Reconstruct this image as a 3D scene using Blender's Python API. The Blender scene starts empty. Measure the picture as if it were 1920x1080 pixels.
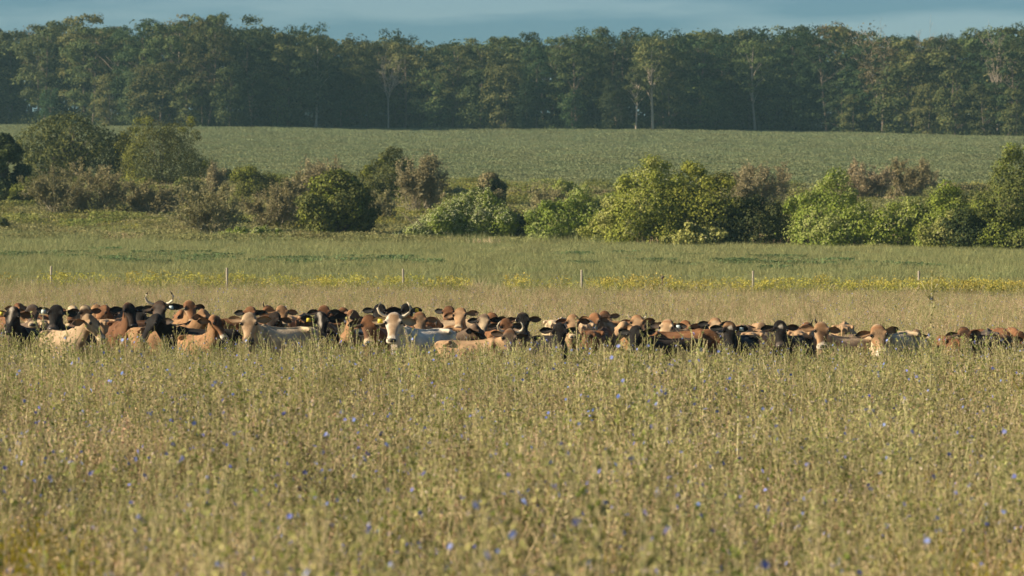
import bpy, math, random
import numpy as np
from mathutils import Vector, Matrix, Euler

# ------------------------------------------------------------------ camera, world, sun, exposure
SC = bpy.context.scene
COL = SC.collection
F = 6061.0            # focal length in pixels of a 1920 px wide picture
EYE = 505.0           # picture row of the eye level
HC = 2.5              # camera height above the meadow under it
cam_d = bpy.data.cameras.new('camera')
cam_d.sensor_width = 36.0
cam_d.lens = 36.0 * F / 1920.0
cam_d.clip_start = 0.5
cam_d.clip_end = 9000.0
cam_d.dof.use_dof = True
cam_d.dof.focus_distance = 62.0
cam_d.dof.aperture_fstop = 3.8
cam = bpy.data.objects.new('camera', cam_d)
COL.objects.link(cam)
cam.location = (0, 0, HC)
cam.rotation_euler = (math.radians(90) - math.atan((540.0 - EYE) / F), 0, 0)
SC.camera = cam

SUN_EL = math.radians(27)
SUN_AZ = math.radians(260)      # clockwise from +Y: from the left, a touch behind the camera
w = bpy.data.worlds.new('World'); SC.world = w; w.use_nodes = True
nt = w.node_tree; nt.nodes.clear()
out = nt.nodes.new('ShaderNodeOutputWorld'); bg = nt.nodes.new('ShaderNodeBackground')
sky = nt.nodes.new('ShaderNodeTexSky'); sky.sky_type = 'NISHITA'; sky.sun_disc = False
sky.sun_elevation = SUN_EL; sky.sun_rotation = SUN_AZ
sky.air_density = 1.0; sky.dust_density = 0.6; sky.ozone_density = 3.0
tc = nt.nodes.new('ShaderNodeTexCoord')
mp = nt.nodes.new('ShaderNodeMapping'); mp.inputs['Scale'].default_value = (5.0, 5.0, 42.0)
nz = nt.nodes.new('ShaderNodeTexNoise'); nz.inputs['Scale'].default_value = 1.7
nz.inputs['Detail'].default_value = 6.0; nz.inputs['Roughness'].default_value = 0.5
rp = nt.nodes.new('ShaderNodeValToRGB')
rp.color_ramp.elements[0].position = 0.43; rp.color_ramp.elements[0].color = (0.40, 0.55, 0.62, 1)
rp.color_ramp.elements[1].position = 0.57; rp.color_ramp.elements[1].color = (0.66, 0.74, 0.76, 1)
mx = nt.nodes.new('ShaderNodeMix'); mx.data_type = 'RGBA'; mx.blend_type = 'MULTIPLY'
mx.inputs['Factor'].default_value = 1.0
nt.links.new(tc.outputs['Generated'], mp.inputs['Vector'])
nt.links.new(mp.outputs['Vector'], nz.inputs['Vector'])
nt.links.new(nz.outputs['Fac'], rp.inputs['Fac'])
nt.links.new(sky.outputs['Color'], mx.inputs['A'])
nt.links.new(rp.outputs['Color'], mx.inputs['B'])
nt.links.new(mx.outputs['Result'], bg.inputs['Color'])
bg.inputs['Strength'].default_value = 0.054
nt.links.new(bg.outputs['Background'], out.inputs['Surface'])

sun_d = bpy.data.lights.new('sun', 'SUN'); sun_d.energy = 4.6
sun_d.angle = math.radians(0.6); sun_d.color = (1.0, 0.83, 0.60)
sun = bpy.data.objects.new('sun', sun_d); COL.objects.link(sun)
S = Vector((math.sin(SUN_AZ) * math.cos(SUN_EL), math.cos(SUN_AZ) * math.cos(SUN_EL), math.sin(SUN_EL)))
sun.rotation_euler = S.to_track_quat('Z', 'Y').to_euler()

SC.view_settings.view_transform = 'Standard'
SC.view_settings.look = 'None'
SC.view_settings.gamma = 1.0
SC.view_settings.exposure = 1.16
SC.view_settings.use_curve_mapping = False
SC.render.engine = 'CYCLES'
SC.cycles.use_denoising = True
SC.cycles.max_bounces = 6
SC.cycles.diffuse_bounces = 2
SC.cycles.transmission_bounces = 4
SC.cycles.volume_bounces = 0
SC.cycles.glossy_bounces = 1
SC.cycles.use_adaptive_sampling = True
SC.cycles.adaptive_threshold = 0.02
SC.cycles.sample_clamp_indirect = 3.0

RNG = np.random.default_rng(7)
random.seed(7)

# ------------------------------------------------------------------ helpers
def smooth(t):
    t = np.clip(t, 0, 1)
    return t * t * (3 - 2 * t)

GD = np.array([-200, 0, 20, 40, 58, 72, 90, 120, 135, 160, 190, 216, 270, 330, 450, 560, 660, 760, 1000, 1600, 4200], float)
GZ = np.array([-.6, 0, .06, .2, .35, .5, .75, 1.1, 1.5, 2.32, 3.25, 4.15, 7.2, 10.8, 18.1, 24.9, 31.0, 35.5, 40, 44, 46], float)
def _slopes():
    h = np.diff(GD); d = np.diff(GZ) / h
    m = np.zeros(len(GD)); m[0] = d[0]; m[-1] = d[-1]
    for i in range(1, len(GD) - 1):
        w1 = 2 * h[i] + h[i - 1]; w2 = h[i] + 2 * h[i - 1]
        m[i] = (w1 + w2) / (w1 / d[i - 1] + w2 / d[i])
    return m
GM = _slopes()
def ground(x, y):
    x = np.asarray(x, float); y = np.asarray(y, float)
    yc = np.clip(y, GD[0], GD[-1])
    i = np.clip(np.searchsorted(GD, yc, 'right') - 1, 0, len(GD) - 2)
    h = GD[i + 1] - GD[i]; t = (yc - GD[i]) / h
    z = ((2 * t**3 - 3 * t**2 + 1) * GZ[i] + (t**3 - 2 * t**2 + t) * h * GM[i]
         + (-2 * t**3 + 3 * t**2) * GZ[i + 1] + (t**3 - t**2) * h * GM[i + 1])
    far = smooth((y - 150) / 150)
    xs = np.clip(x, -160, 160)
    z = z - 0.0075 * xs + far * (0.35 * np.sin(x * .035 + 1.3) * np.sin(y * .02) + .25 * np.sin(x * .08 + y * .03))
    return z
def row_of(x, y, z):
    return EYE - (z - HC) * F / y
def at(px, row, lo=125.0, hi=760.0):
    """ground point seen at picture column px and row (farther than lo metres)"""
    best = None
    ds = np.linspace(lo, hi, 2600)
    xs = (px - 960) / F * ds
    rr = row_of(xs, ds, ground(xs, ds))
    i = int(np.argmin(np.abs(rr - row)))
    d = ds[i]
    return float(xs[i]), float(d), float(ground(xs[i], d))

class MB:
    """collects vertices and faces with material indices; build() makes one mesh object"""
    def __init__(s):
        s.v = []; s.f3 = []; s.f4 = []; s.m3 = []; s.m4 = []; s.n = 0
    def add(s, V, q=None, t=None, mat=0):
        V = np.asarray(V, float).reshape(-1, 3)
        s.v.append(V)
        if q is not None and len(q):
            q = np.asarray(q, np.int64).reshape(-1, 4); s.f4.append(q + s.n); s.m4.append(np.full(len(q), mat))
        if t is not None and len(t):
            t = np.asarray(t, np.int64).reshape(-1, 3); s.f3.append(t + s.n); s.m3.append(np.full(len(t), mat))
        s.n += len(V)
    def mesh(s, name, smooth_shade=False):
        me = bpy.data.meshes.new(name)
        V = np.concatenate(s.v) if s.v else np.zeros((0, 3))
        q = np.concatenate(s.f4) if s.f4 else np.zeros((0, 4), np.int64)
        t = np.concatenate(s.f3) if s.f3 else np.zeros((0, 3), np.int64)
        mi = np.concatenate((s.m4 or [np.zeros(0)]) + (s.m3 or [np.zeros(0)])).astype(np.int32)
        me.vertices.add(len(V)); me.vertices.foreach_set('co', V.astype(np.float32).ravel())
        me.loops.add(q.size + t.size)
        me.loops.foreach_set('vertex_index', np.concatenate([q.ravel(), t.ravel()]).astype(np.int32))
        me.polygons.add(len(q) + len(t))
        st = np.concatenate([np.arange(len(q)) * 4, q.size + np.arange(len(t)) * 3]).astype(np.int32)
        me.polygons.foreach_set('loop_start', st)
        me.polygons.foreach_set('material_index', mi)
        if smooth_shade:
            me.polygons.foreach_set('use_smooth', np.ones(len(st), bool))
        me.update(calc_edges=True); me.validate()
        return me
    def build(s, name, mats, parent=None, smooth_shade=False):
        me = s.mesh(name, smooth_shade)
        for m in (mats if isinstance(mats, (list, tuple)) else [mats]):
            me.materials.append(m)
        o = bpy.data.objects.new(name, me); COL.objects.link(o)
        if parent: o.parent = parent
        return o

def tag(o, label=None, cat=None, group=None, kind=None):
    if label: o['label'] = label
    if cat: o['category'] = cat
    if group: o['group'] = group
    if kind: o['kind'] = kind
    return o
def empty(name, loc, rz=0.0):
    o = bpy.data.objects.new(name, None); COL.objects.link(o)
    o.location = loc; o.rotation_euler = (0, 0, rz); o.empty_display_size = .2
    return o
def copy_tree(o, parent=None):
    c = o.copy(); COL.objects.link(c); c.parent = parent
    for ch in list(o.children):
        copy_tree(ch, c)
    return c

def frame(d):
    d = d / (np.linalg.norm(d) + 1e-9)
    a = np.array([0, 0, 1.0]) if abs(d[2]) < .9 else np.array([1.0, 0, 0])
    u = np.cross(a, d); u /= np.linalg.norm(u)
    return d, u, np.cross(d, u)
def tube(mb, pts, rad, n=5, mat=0, cap=True):
    pts = np.asarray(pts, float); k = len(pts)
    ang = np.arange(n) * 2 * math.pi / n
    V = []
    for i in range(k):
        d = pts[min(i + 1, k - 1)] - pts[max(i - 1, 0)]
        _, u, v = frame(d)
        V.append(pts[i] + rad[i] * (np.cos(ang)[:, None] * u + np.sin(ang)[:, None] * v))
    V = np.concatenate(V)
    q = []
    for i in range(k - 1):
        for j in range(n):
            a = i * n + j; b = i * n + (j + 1) % n
            q.append((a, b, b + n, a + n))
    t = []
    if cap:
        for j in range(1, n - 1):
            t.append(((k - 1) * n, (k - 1) * n + j, (k - 1) * n + j + 1)); t.append((0, j + 1, j))
    mb.add(V, q, t, mat)
def unit(a):
    return a / (np.linalg.norm(a, axis=-1, keepdims=True) + 1e-9)
def leaves(mb, P, N, size, rng, mat=0, aspect=.62, droop=.3, spread=.55):
    """one folded rhombic leaf at each point P, facing roughly along N"""
    P = np.asarray(P, float); n = len(P)
    if n == 0: return
    N = unit(np.asarray(N, float) + spread * rng.normal(size=(n, 3)))
    R = rng.normal(size=(n, 3)); R[:, 2] -= droop * 2
    U = unit(R - (R * N).sum(1, keepdims=True) * N)
    W = np.cross(N, U)
    s = (np.asarray(size) * rng.uniform(.65, 1.3, n))[:, None]
    b = rng.uniform(.05, .2, n)[:, None]
    v0 = P - U * s * .5; v2 = P + U * s * .5 - N * s * b * .5
    v1 = P + W * s * aspect * .5 + N * s * b; v3 = P - W * s * aspect * .5 + N * s * b
    V = np.stack([v0, v1, v2, v3], 1).reshape(-1, 3)
    i = np.arange(n) * 4
    mb.add(V, None, np.concatenate([np.stack([i, i + 1, i + 2], 1), np.stack([i, i + 2, i + 3], 1)]), mat)
def ribbons(mb, A, B, wid, rng, mat=0):
    """straight flat strips (twigs, stalks) from A to B, width wid at A tapering to a third"""
    A = np.asarray(A, float); B = np.asarray(B, float); n = len(A)
    if n == 0: return
    D = unit(B - A)
    for k in range(2):
        Rv = rng.normal(size=(n, 3)) if k == 0 else W
        W = unit(np.cross(D, Rv))
        w0 = (np.asarray(wid) * np.ones(n))[:, None] * .5
        V = np.stack([A - W * w0, A + W * w0, B + W * w0 * .35, B - W * w0 * .35], 1).reshape(-1, 3)
        i = np.arange(n) * 4
        mb.add(V, np.stack([i, i + 1, i + 2, i + 3], 1), None, mat)

def vnoise(x, y, s=0):
    r = np.random.default_rng(100 + s)
    t = 0
    for k in range(7):
        a = r.uniform(0, 6.28); f = r.uniform(.5, 1.6); p = r.uniform(0, 6.28)
        t = t + np.sin((x * math.cos(a) + y * math.sin(a)) * f + p)
    return t / 7

# ------------------------------------------------------------------ materials
def nodes_of(name):
    m = bpy.data.materials.new(name); m.use_nodes = True
    n = m.node_tree; n.nodes.clear()
    o = n.nodes.new('ShaderNodeOutputMaterial')
    return m, n, o
def foliage(name, a, b, transl=.35, rough=.7, vary=.25, hue=.02):
    """leaf surface: colour picked between a and b for every leaf, every plant a bit lighter or darker"""
    m, n, o = nodes_of(name)
    g = n.nodes.new('ShaderNodeNewGeometry')
    r = n.nodes.new('ShaderNodeValToRGB')
    r.color_ramp.elements[0].color = (*a, 1); r.color_ramp.elements[1].color = (*b, 1)
    n.links.new(g.outputs['Random Per Island'], r.inputs['Fac'])
    oi = n.nodes.new('ShaderNodeObjectInfo')
    hs = n.nodes.new('ShaderNodeHueSaturation')
    m1 = n.nodes.new('ShaderNodeMapRange'); m1.inputs['To Min'].default_value = 1 - vary; m1.inputs['To Max'].default_value = 1 + vary
    m2 = n.nodes.new('ShaderNodeMapRange'); m2.inputs['To Min'].default_value = .5 - hue; m2.inputs['To Max'].default_value = .5 + hue
    mul = n.nodes.new('ShaderNodeMath'); mul.operation = 'MULTIPLY'; mul.inputs[1].default_value = 7.31
    fr = n.nodes.new('ShaderNodeMath'); fr.operation = 'FRACT'
    n.links.new(oi.outputs['Random'], m1.inputs['Value'])
    n.links.new(oi.outputs['Random'], mul.inputs[0]); n.links.new(mul.outputs[0], fr.inputs[0]); n.links.new(fr.outputs[0], m2.inputs['Value'])
    n.links.new(m1.outputs[0], hs.inputs['Value']); n.links.new(m2.outputs[0], hs.inputs['Hue'])
    n.links.new(r.outputs['Color'], hs.inputs['Color'])
    p = n.nodes.new('ShaderNodeBsdfPrincipled'); p.inputs['Roughness'].default_value = rough
    p.inputs['Specular IOR Level'].default_value = .1
    t = n.nodes.new('ShaderNodeBsdfTranslucent')
    x = n.nodes.new('ShaderNodeMixShader'); x.inputs['Fac'].default_value = transl
    n.links.new(hs.outputs['Color'], p.inputs['Base Color']); n.links.new(hs.outputs['Color'], t.inputs['Color'])
    n.links.new(p.outputs[0], x.inputs[1]); n.links.new(t.outputs[0], x.inputs[2])
    n.links.new(x.outputs[0], o.inputs['Surface'])
    return m
def plain(name, a, b=None, scale=6.0, rough=.7, bump=.0, spec=.3, stretch=(1, 1, 1)):
    """solid surface with a noise-mixed second colour"""
    m, n, o = nodes_of(name)
    p = n.nodes.new('ShaderNodeBsdfPrincipled'); p.inputs['Roughness'].default_value = rough
    p.inputs['Specular IOR Level'].default_value = spec
    if b is None: b = tuple(c * .75 for c in a)
    c = n.nodes.new('ShaderNodeTexCoord'); mpp = n.nodes.new('ShaderNodeMapping'); mpp.inputs['Scale'].default_value = stretch
    z = n.nodes.new('ShaderNodeTexNoise'); z.inputs['Scale'].default_value = scale; z.inputs['Detail'].default_value = 5
    r = n.nodes.new('ShaderNodeValToRGB')
    r.color_ramp.elements[0].position = .3; r.color_ramp.elements[1].position = .7
    r.color_ramp.elements[0].color = (*a, 1); r.color_ramp.elements[1].color = (*b, 1)
    n.links.new(c.outputs['Object'], mpp.inputs['Vector']); n.links.new(mpp.outputs[0], z.inputs['Vector'])
    n.links.new(z.outputs['Fac'], r.inputs['Fac']); n.links.new(r.outputs['Color'], p.inputs['Base Color'])
    if bump:
        bp = n.nodes.new('ShaderNodeBump'); bp.inputs['Strength'].default_value = bump; bp.inputs['Distance'].default_value = .03
        n.links.new(z.outputs['Fac'], bp.inputs['Height']); n.links.new(bp.outputs[0], p.inputs['Normal'])
    n.links.new(p.outputs[0], o.inputs['Surface'])
    return m

M = {}
# meadow
M['stalk'] = foliage('chicory_stalk', (.40, .36, .19), (.60, .53, .31), .15)
M['mleaf'] = foliage('meadow_leaf', (.15, .18, .045), (.52, .50, .21), .35)
M['mleaf_y'] = foliage('yellow_green_leaf', (.17, .17, .010), (.37, .33, .02), .4)
M['mleaf_g'] = foliage('fresh_green_leaf', (.12, .18, .03), (.24, .28, .06), .4)
M['dry'] = foliage('dry_grass', (.44, .34, .20), (.64, .52, .34), .2)
M['dryred'] = foliage('rusty_dry_stalk', (.32, .20, .12), (.48, .33, .21), .2)
M['blue'] = foliage('chicory_petal', (.12, .17, .50), (.27, .32, .68), .3, vary=.15, hue=.015)
M['seed'] = foliage('pale_seed_head', (.55, .46, .38), (.78, .70, .62), .3)
# fields
M['gfield'] = foliage('field_grass_blade', (.20, .225, .095), (.33, .335, .15), .35, vary=0.12)
M['clover'] = foliage('clover_leaf', (.09, .15, .065), (.15, .22, .09), .3, vary=.2)
M['bean'] = foliage('bean_leaf', (.21, .25, .125), (.25, .28, .145), .3, vary=0.05)
M['goldrod'] = foliage('goldenrod_flower', (.38, .34, .06), (.55, .49, .12), .3)
M['gr_leaf'] = foliage('goldenrod_leaf', (.16, .19, .05), (.28, .29, .09), .35)
M['weed'] = foliage('weed_leaf', (.19, .20, .08), (.34, .325, .14), .35, vary=.2)
# shrubs and trees
M['vine'] = foliage('vine_leaf', (.15, .195, .028), (.26, .29, .055), .22, vary=.18)
M['vine2'] = foliage('pale_vine_leaf', (.24, .27, .07), (.37, .38, .13), .22, vary=.18)
M['bloss'] = foliage('vine_blossom', (.50, .50, .30), (.66, .64, .44), .3)
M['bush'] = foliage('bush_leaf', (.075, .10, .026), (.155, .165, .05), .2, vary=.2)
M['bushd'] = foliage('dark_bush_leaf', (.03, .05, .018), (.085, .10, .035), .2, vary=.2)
M['olive'] = foliage('olive_sparse_leaf', (.19, .185, .085), (.33, .295, .15), .3, vary=.15)
M['rusty'] = foliage('rusty_brown_leaf', (.21, .185, .10), (.36, .31, .18), .3, vary=.15)
M['twig'] = foliage('grey_brown_twig', (.23, .21, .15), (.36, .32, .235), .0)
M['bark'] = plain('grey_brown_bark', (.16, .13, .10), (.09, .075, .06), 5, .85, .5, stretch=(1, 1, .2))
M['pale_bark'] = plain('pale_bark', (.52, .45, .37), (.33, .28, .23), 5, .8, .4, stretch=(1, 1, .2))
M['tree_a'] = foliage('woodland_leaf', (.016, .038, .017), (.058, .084, .032), .3, vary=.42, hue=.035)
M['tree_b'] = foliage('light_woodland_leaf', (.042, .068, .025), (.145, .155, .055), .3, vary=.38, hue=.035)
M['tree_c'] = foliage('fading_woodland_leaf', (.085, .08, .036), (.16, .135, .062), .3, vary=.25, hue=.02)
M['post'] = plain('weathered_post_wood', (.38, .34, .27), (.26, .22, .17), 9, .85, .4, stretch=(1, 1, .15))
M['wire'] = plain('galvanised_wire', (.35, .35, .34), None, 3, .45)

# ------------------------------------------------------------------ the ground, one sheet to beyond the wood
def build_ground():
    ys = np.concatenate([np.arange(-150, 0, 15), np.arange(0, 760, 4), np.arange(760, 1000, 30), np.linspace(1000, 4200, 20)])
    xs = np.concatenate([np.linspace(-2600, -260, 16), np.arange(-240, 241, 6), np.linspace(260, 2600, 16)])
    X, Y = np.meshgrid(xs, ys)
    Z = ground(X, Y)
    V = np.stack([X, Y, Z], -1).reshape(-1, 3)
    nx = len(xs); i, j = np.meshgrid(np.arange(len(ys) - 1), np.arange(nx - 1), indexing='ij')
    a = (i * nx + j).ravel()
    mb = MB(); mb.add(V, np.stack([a, a + 1, a + nx + 1, a + nx], 1))
    m, n, o = nodes_of('field_soil_and_turf')
    p = n.nodes.new('ShaderNodeBsdfPrincipled'); p.inputs['Roughness'].default_value = .95; p.inputs['Specular IOR Level'].default_value = .1
    g = n.nodes.new('ShaderNodeNewGeometry'); sx = n.nodes.new('ShaderNodeSeparateXYZ')
    n.links.new(g.outputs['Position'], sx.inputs[0])
    z = n.nodes.new('ShaderNodeTexNoise'); z.inputs['Scale'].default_value = .09; z.inputs['Detail'].default_value = 8
    n.links.new(g.outputs['Position'], z.inputs['Vector'])
    wob = n.nodes.new('ShaderNodeMath'); wob.operation = 'MULTIPLY_ADD'; wob.inputs[1].default_value = 10.0
    n.links.new(z.outputs['Fac'], wob.inputs[0]); n.links.new(sx.outputs['Y'], wob.inputs[2])
    mr = n.nodes.new('ShaderNodeMapRange'); mr.inputs['From Max'].default_value = 1000.0
    n.links.new(wob.outputs[0], mr.inputs['Value'])
    r = n.nodes.new('ShaderNodeValToRGB'); r.color_ramp.interpolation = 'LINEAR'
    e = r.color_ramp.elements
    stops = [(0, (.13, .115, .055)), (.122, (.13, .115, .055)), (.128, (.12, .14, .055)), (.218, (.12, .14, .055)), (.224, (.15, .14, .065)),
             (.333, (.13, .14, .06)), (.340, (.085, .12, .055)), (.662, (.085, .12, .055)), (.670, (.05, .045, .03)), (1, (.05, .05, .03))]
    e[0].position = 0; e[0].color = (*stops[0][1], 1); e[1].position = 1; e[1].color = (*stops[-1][1], 1)
    for pos, c in stops[1:-1]:
        el = e.new(pos); el.color = (*c, 1)
    n.links.new(mr.outputs[0], r.inputs['Fac'])
    z2 = n.nodes.new('ShaderNodeTexNoise'); z2.inputs['Scale'].default_value = 1.6; z2.inputs['Detail'].default_value = 8
    n.links.new(g.outputs['Position'], z2.inputs['Vector'])
    r2 = n.nodes.new('ShaderNodeValToRGB'); r2.color_ramp.elements[0].color = (.55, .55, .55, 1); r2.color_ramp.elements[1].color = (1.25, 1.2, 1.15, 1)
    n.links.new(z2.outputs['Fac'], r2.inputs['Fac'])
    mm = n.nodes.new('ShaderNodeMix'); mm.data_type = 'RGBA'; mm.blend_type = 'MULTIPLY'; mm.inputs['Factor'].default_value = 1
    n.links.new(r.outputs['Color'], mm.inputs['A']); n.links.new(r2.outputs['Color'], mm.inputs['B'])
    n.links.new(mm.outputs['Result'], p.inputs['Base Color'])
    n.links.new(p.outputs[0], o.inputs['Surface'])
    ob = mb.build('ground', m, None, True)
    tag(ob, 'gently rising farmland ground under meadow, fields and wood', 'ground', kind='structure')
build_ground()

# ------------------------------------------------------------------ branching
def grow(rng, p, d, L, r, depth, tubes, twigs, tips, spread=.6, kids=(3, 5), up=.12, shrink=.62):
    k = 4
    pts = [p]; rad = [r]
    for i in range(k):
        d = unit(d + rng.normal(size=3) * .13 + np.array([0, 0, up]))
        p = p + d * L / k; pts.append(p); rad.append(r * (1 - .6 * (i + 1) / k))
    if depth > 1: tubes.append((np.array(pts), np.array(rad)))
    else:
        for a, b in zip(pts[:-1], pts[1:]): twigs.append((a, b, max(r * 1.6, .012)))
    tips.append(pts[-1])
    if depth == 0: return
    for c in range(rng.integers(*kids)):
        i = rng.integers(1, k + 1)
        t = unit(rng.normal(size=3)); nd = unit(d + spread * (t - d * (t @ d)) * 1.3)
        grow(rng, pts[i], nd, L * shrink * rng.uniform(.75, 1.2), rad[i] * .7, depth - 1, tubes, twigs, tips, spread, kids, up, shrink)

def tree_proto(rng, H=20.0, R=4.6, u0=.22, n_cl=70, per=62, leaf=.52, mat='tree_a', bark='bark', dens=1.0, flat=.75, trunk_r=.27):
    """an Empty with trunk (limbs) and crown, standing at the origin"""
    root = empty('tree', (0, 0, 0))
    tb = MB(); cb = MB()
    top = np.array([rng.normal() * .6, rng.normal() * .6, H * .86])
    bend = rng.normal(size=2) * .5
    tp = [np.array([math.sin(u * 3) * bend[0], math.sin(u * 2.2) * bend[1], u * H * .86]) + np.array([top[0], top[1], 0]) * u for u in np.linspace(0, 1, 8)]
    tube(tb, tp, [trunk_r * (1.35 if i == 0 else 1) * (1 - .82 * i / 7) for i in range(8)], 7)
    C = []
    while len(C) < n_cl:
        u = rng.uniform(0, 1); a = rng.uniform(0, 6.283)
        prof = math.sin(math.pi * (.1 + .72 * u ** .8)) ** .65
        rr = R * prof * math.sqrt(rng.uniform(.12, 1))
        C.append((rr * math.cos(a), rr * math.sin(a), H * (u0 + (.95 - u0) * u)))
    C = np.array(C)
    for k, c in enumerate(C):
        if k % 3 == 0:
            f = min(.97, max(.12, (c[2] / H - .12) * .9 / .86))
            i = f * 7; i0 = int(i); s = tp[i0] + (tp[min(7, i0 + 1)] - tp[i0]) * (i - i0)
            mid = (s + c) / 2 + np.array([0, 0, .3]); r0 = trunk_r * (1 - .8 * f) * .45
            tube(tb, [s, mid, c], [r0, r0 * .7, r0 * .25], 4, cap=False)
        m = max(6, int(per * 1.55 * dens * rng.uniform(.6, 1.35)))
        q = unit(rng.normal(size=(m, 3))); q[:, 2] = np.where(q[:, 2] < -.3, -q[:, 2] * .6, q[:, 2])
        rad = rng.uniform(1.0, 2.0)
        P = c + q * np.array([1, 1, flat]) * rad * (rng.uniform(.3, 1, m) ** .5)[:, None]
        out_n = unit(np.array([c[0], c[1], 0]) + 1e-6)
        leaves(cb, P, q + .5 * out_n + np.array([0, 0, .35]), leaf * .8, rng, 0, .75, .3, .42)
    tb.build('trunk', M[bark], root, True)
    cb.build('crown', M[mat], root)
    return root
def bare_proto(rng, H=18.0, bark='pale_bark', leafy=0):
    root = empty('tree', (0, 0, 0))
    tb = MB(); tw = []; tubes = []; tips = []
    tube(tb, [(0, 0, 0), (.1, 0, H * .2), (.05, .1, H * .42)], [.3, .22, .17], 7)
    for k in range(4):
        a = k * 1.6 + rng.uniform(0, .6)
        grow(rng, np.array([.05, .1, H * rng.uniform(.3, .42)]), unit(np.array([math.cos(a) * .5, math.sin(a) * .5, 1.0])), H * .32, .13, 3, tubes, tw, tips, .55, (3, 5), .06, .6)
    for p, r in tubes: tube(tb, p, r, 4, cap=False)
    A = np.array([t[0] for t in tw]); B = np.array([t[1] for t in tw]); Wd = np.array([t[2] for t in tw])
    ribbons(tb, A, B, np.maximum(Wd, .05), rng)
    tb.build('trunk', M[bark], root)
    if leafy:
        cb = MB(); T = np.array(tips); P = np.repeat(T, leafy, 0) + rng.normal(size=(len(T) * leafy, 3)) * .55
        leaves(cb, P, rng.normal(size=P.shape) + [0, 0, .6], .42, rng)
        cb.build('crown', M['tree_c'], root)
    return root

# ------------------------------------------------------------------ the wood along the top of the slope
SKY_X = np.array([-300, 0, 40, 85, 165, 210, 240, 290, 330, 375, 410, 445, 470, 500, 530, 570, 610, 640, 700, 755, 790, 850, 900, 950, 985, 1010, 1060, 1110, 1170, 1200, 1260, 1300, 1340, 1380, 1430, 1490, 1540, 1570, 1610, 1640, 1700, 1740, 1800, 1850, 1900, 1920, 2220], float)
SKY_Y = np.array([40, 46, 50, 35, 24, 38, 42, 22, 25, 18, 11, 20, 45, 37, 45, 38, 55, 69, 69, 52, 69, 72, 62, 56, 52, 65, 62, 52, 42, 55, 49, 50, 41, 50, 48, 43, 41, 36, 46, 50, 60, 62, 53, 43, 37, 42, 45], float)
EDGE_X = np.array([-300, 0, 300, 700, 1200, 1500, 1920, 2220], float)
EDGE_Y = np.array([238, 239, 243, 246, 248, 252, 262, 266], float)
def edge_d(px):
    return at(px, float(np.interp(px, EDGE_X, EDGE_Y)), 500, 760)[1]
ORD = ['', 'first', 'second', 'third', 'fourth', 'fifth', 'sixth', 'seventh', 'eighth', 'ninth', 'tenth', 'eleventh', 'twelfth', 'thirteenth', 'fourteenth', 'fifteenth', 'sixteenth', 'seventeenth', 'eighteenth', 'nineteenth', 'twentieth',
       'twenty-first', 'twenty-second', 'twenty-third', 'twenty-fourth', 'twenty-fifth', 'twenty-sixth', 'twenty-seventh', 'twenty-eighth', 'twenty-ninth', 'thirtieth']
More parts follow.
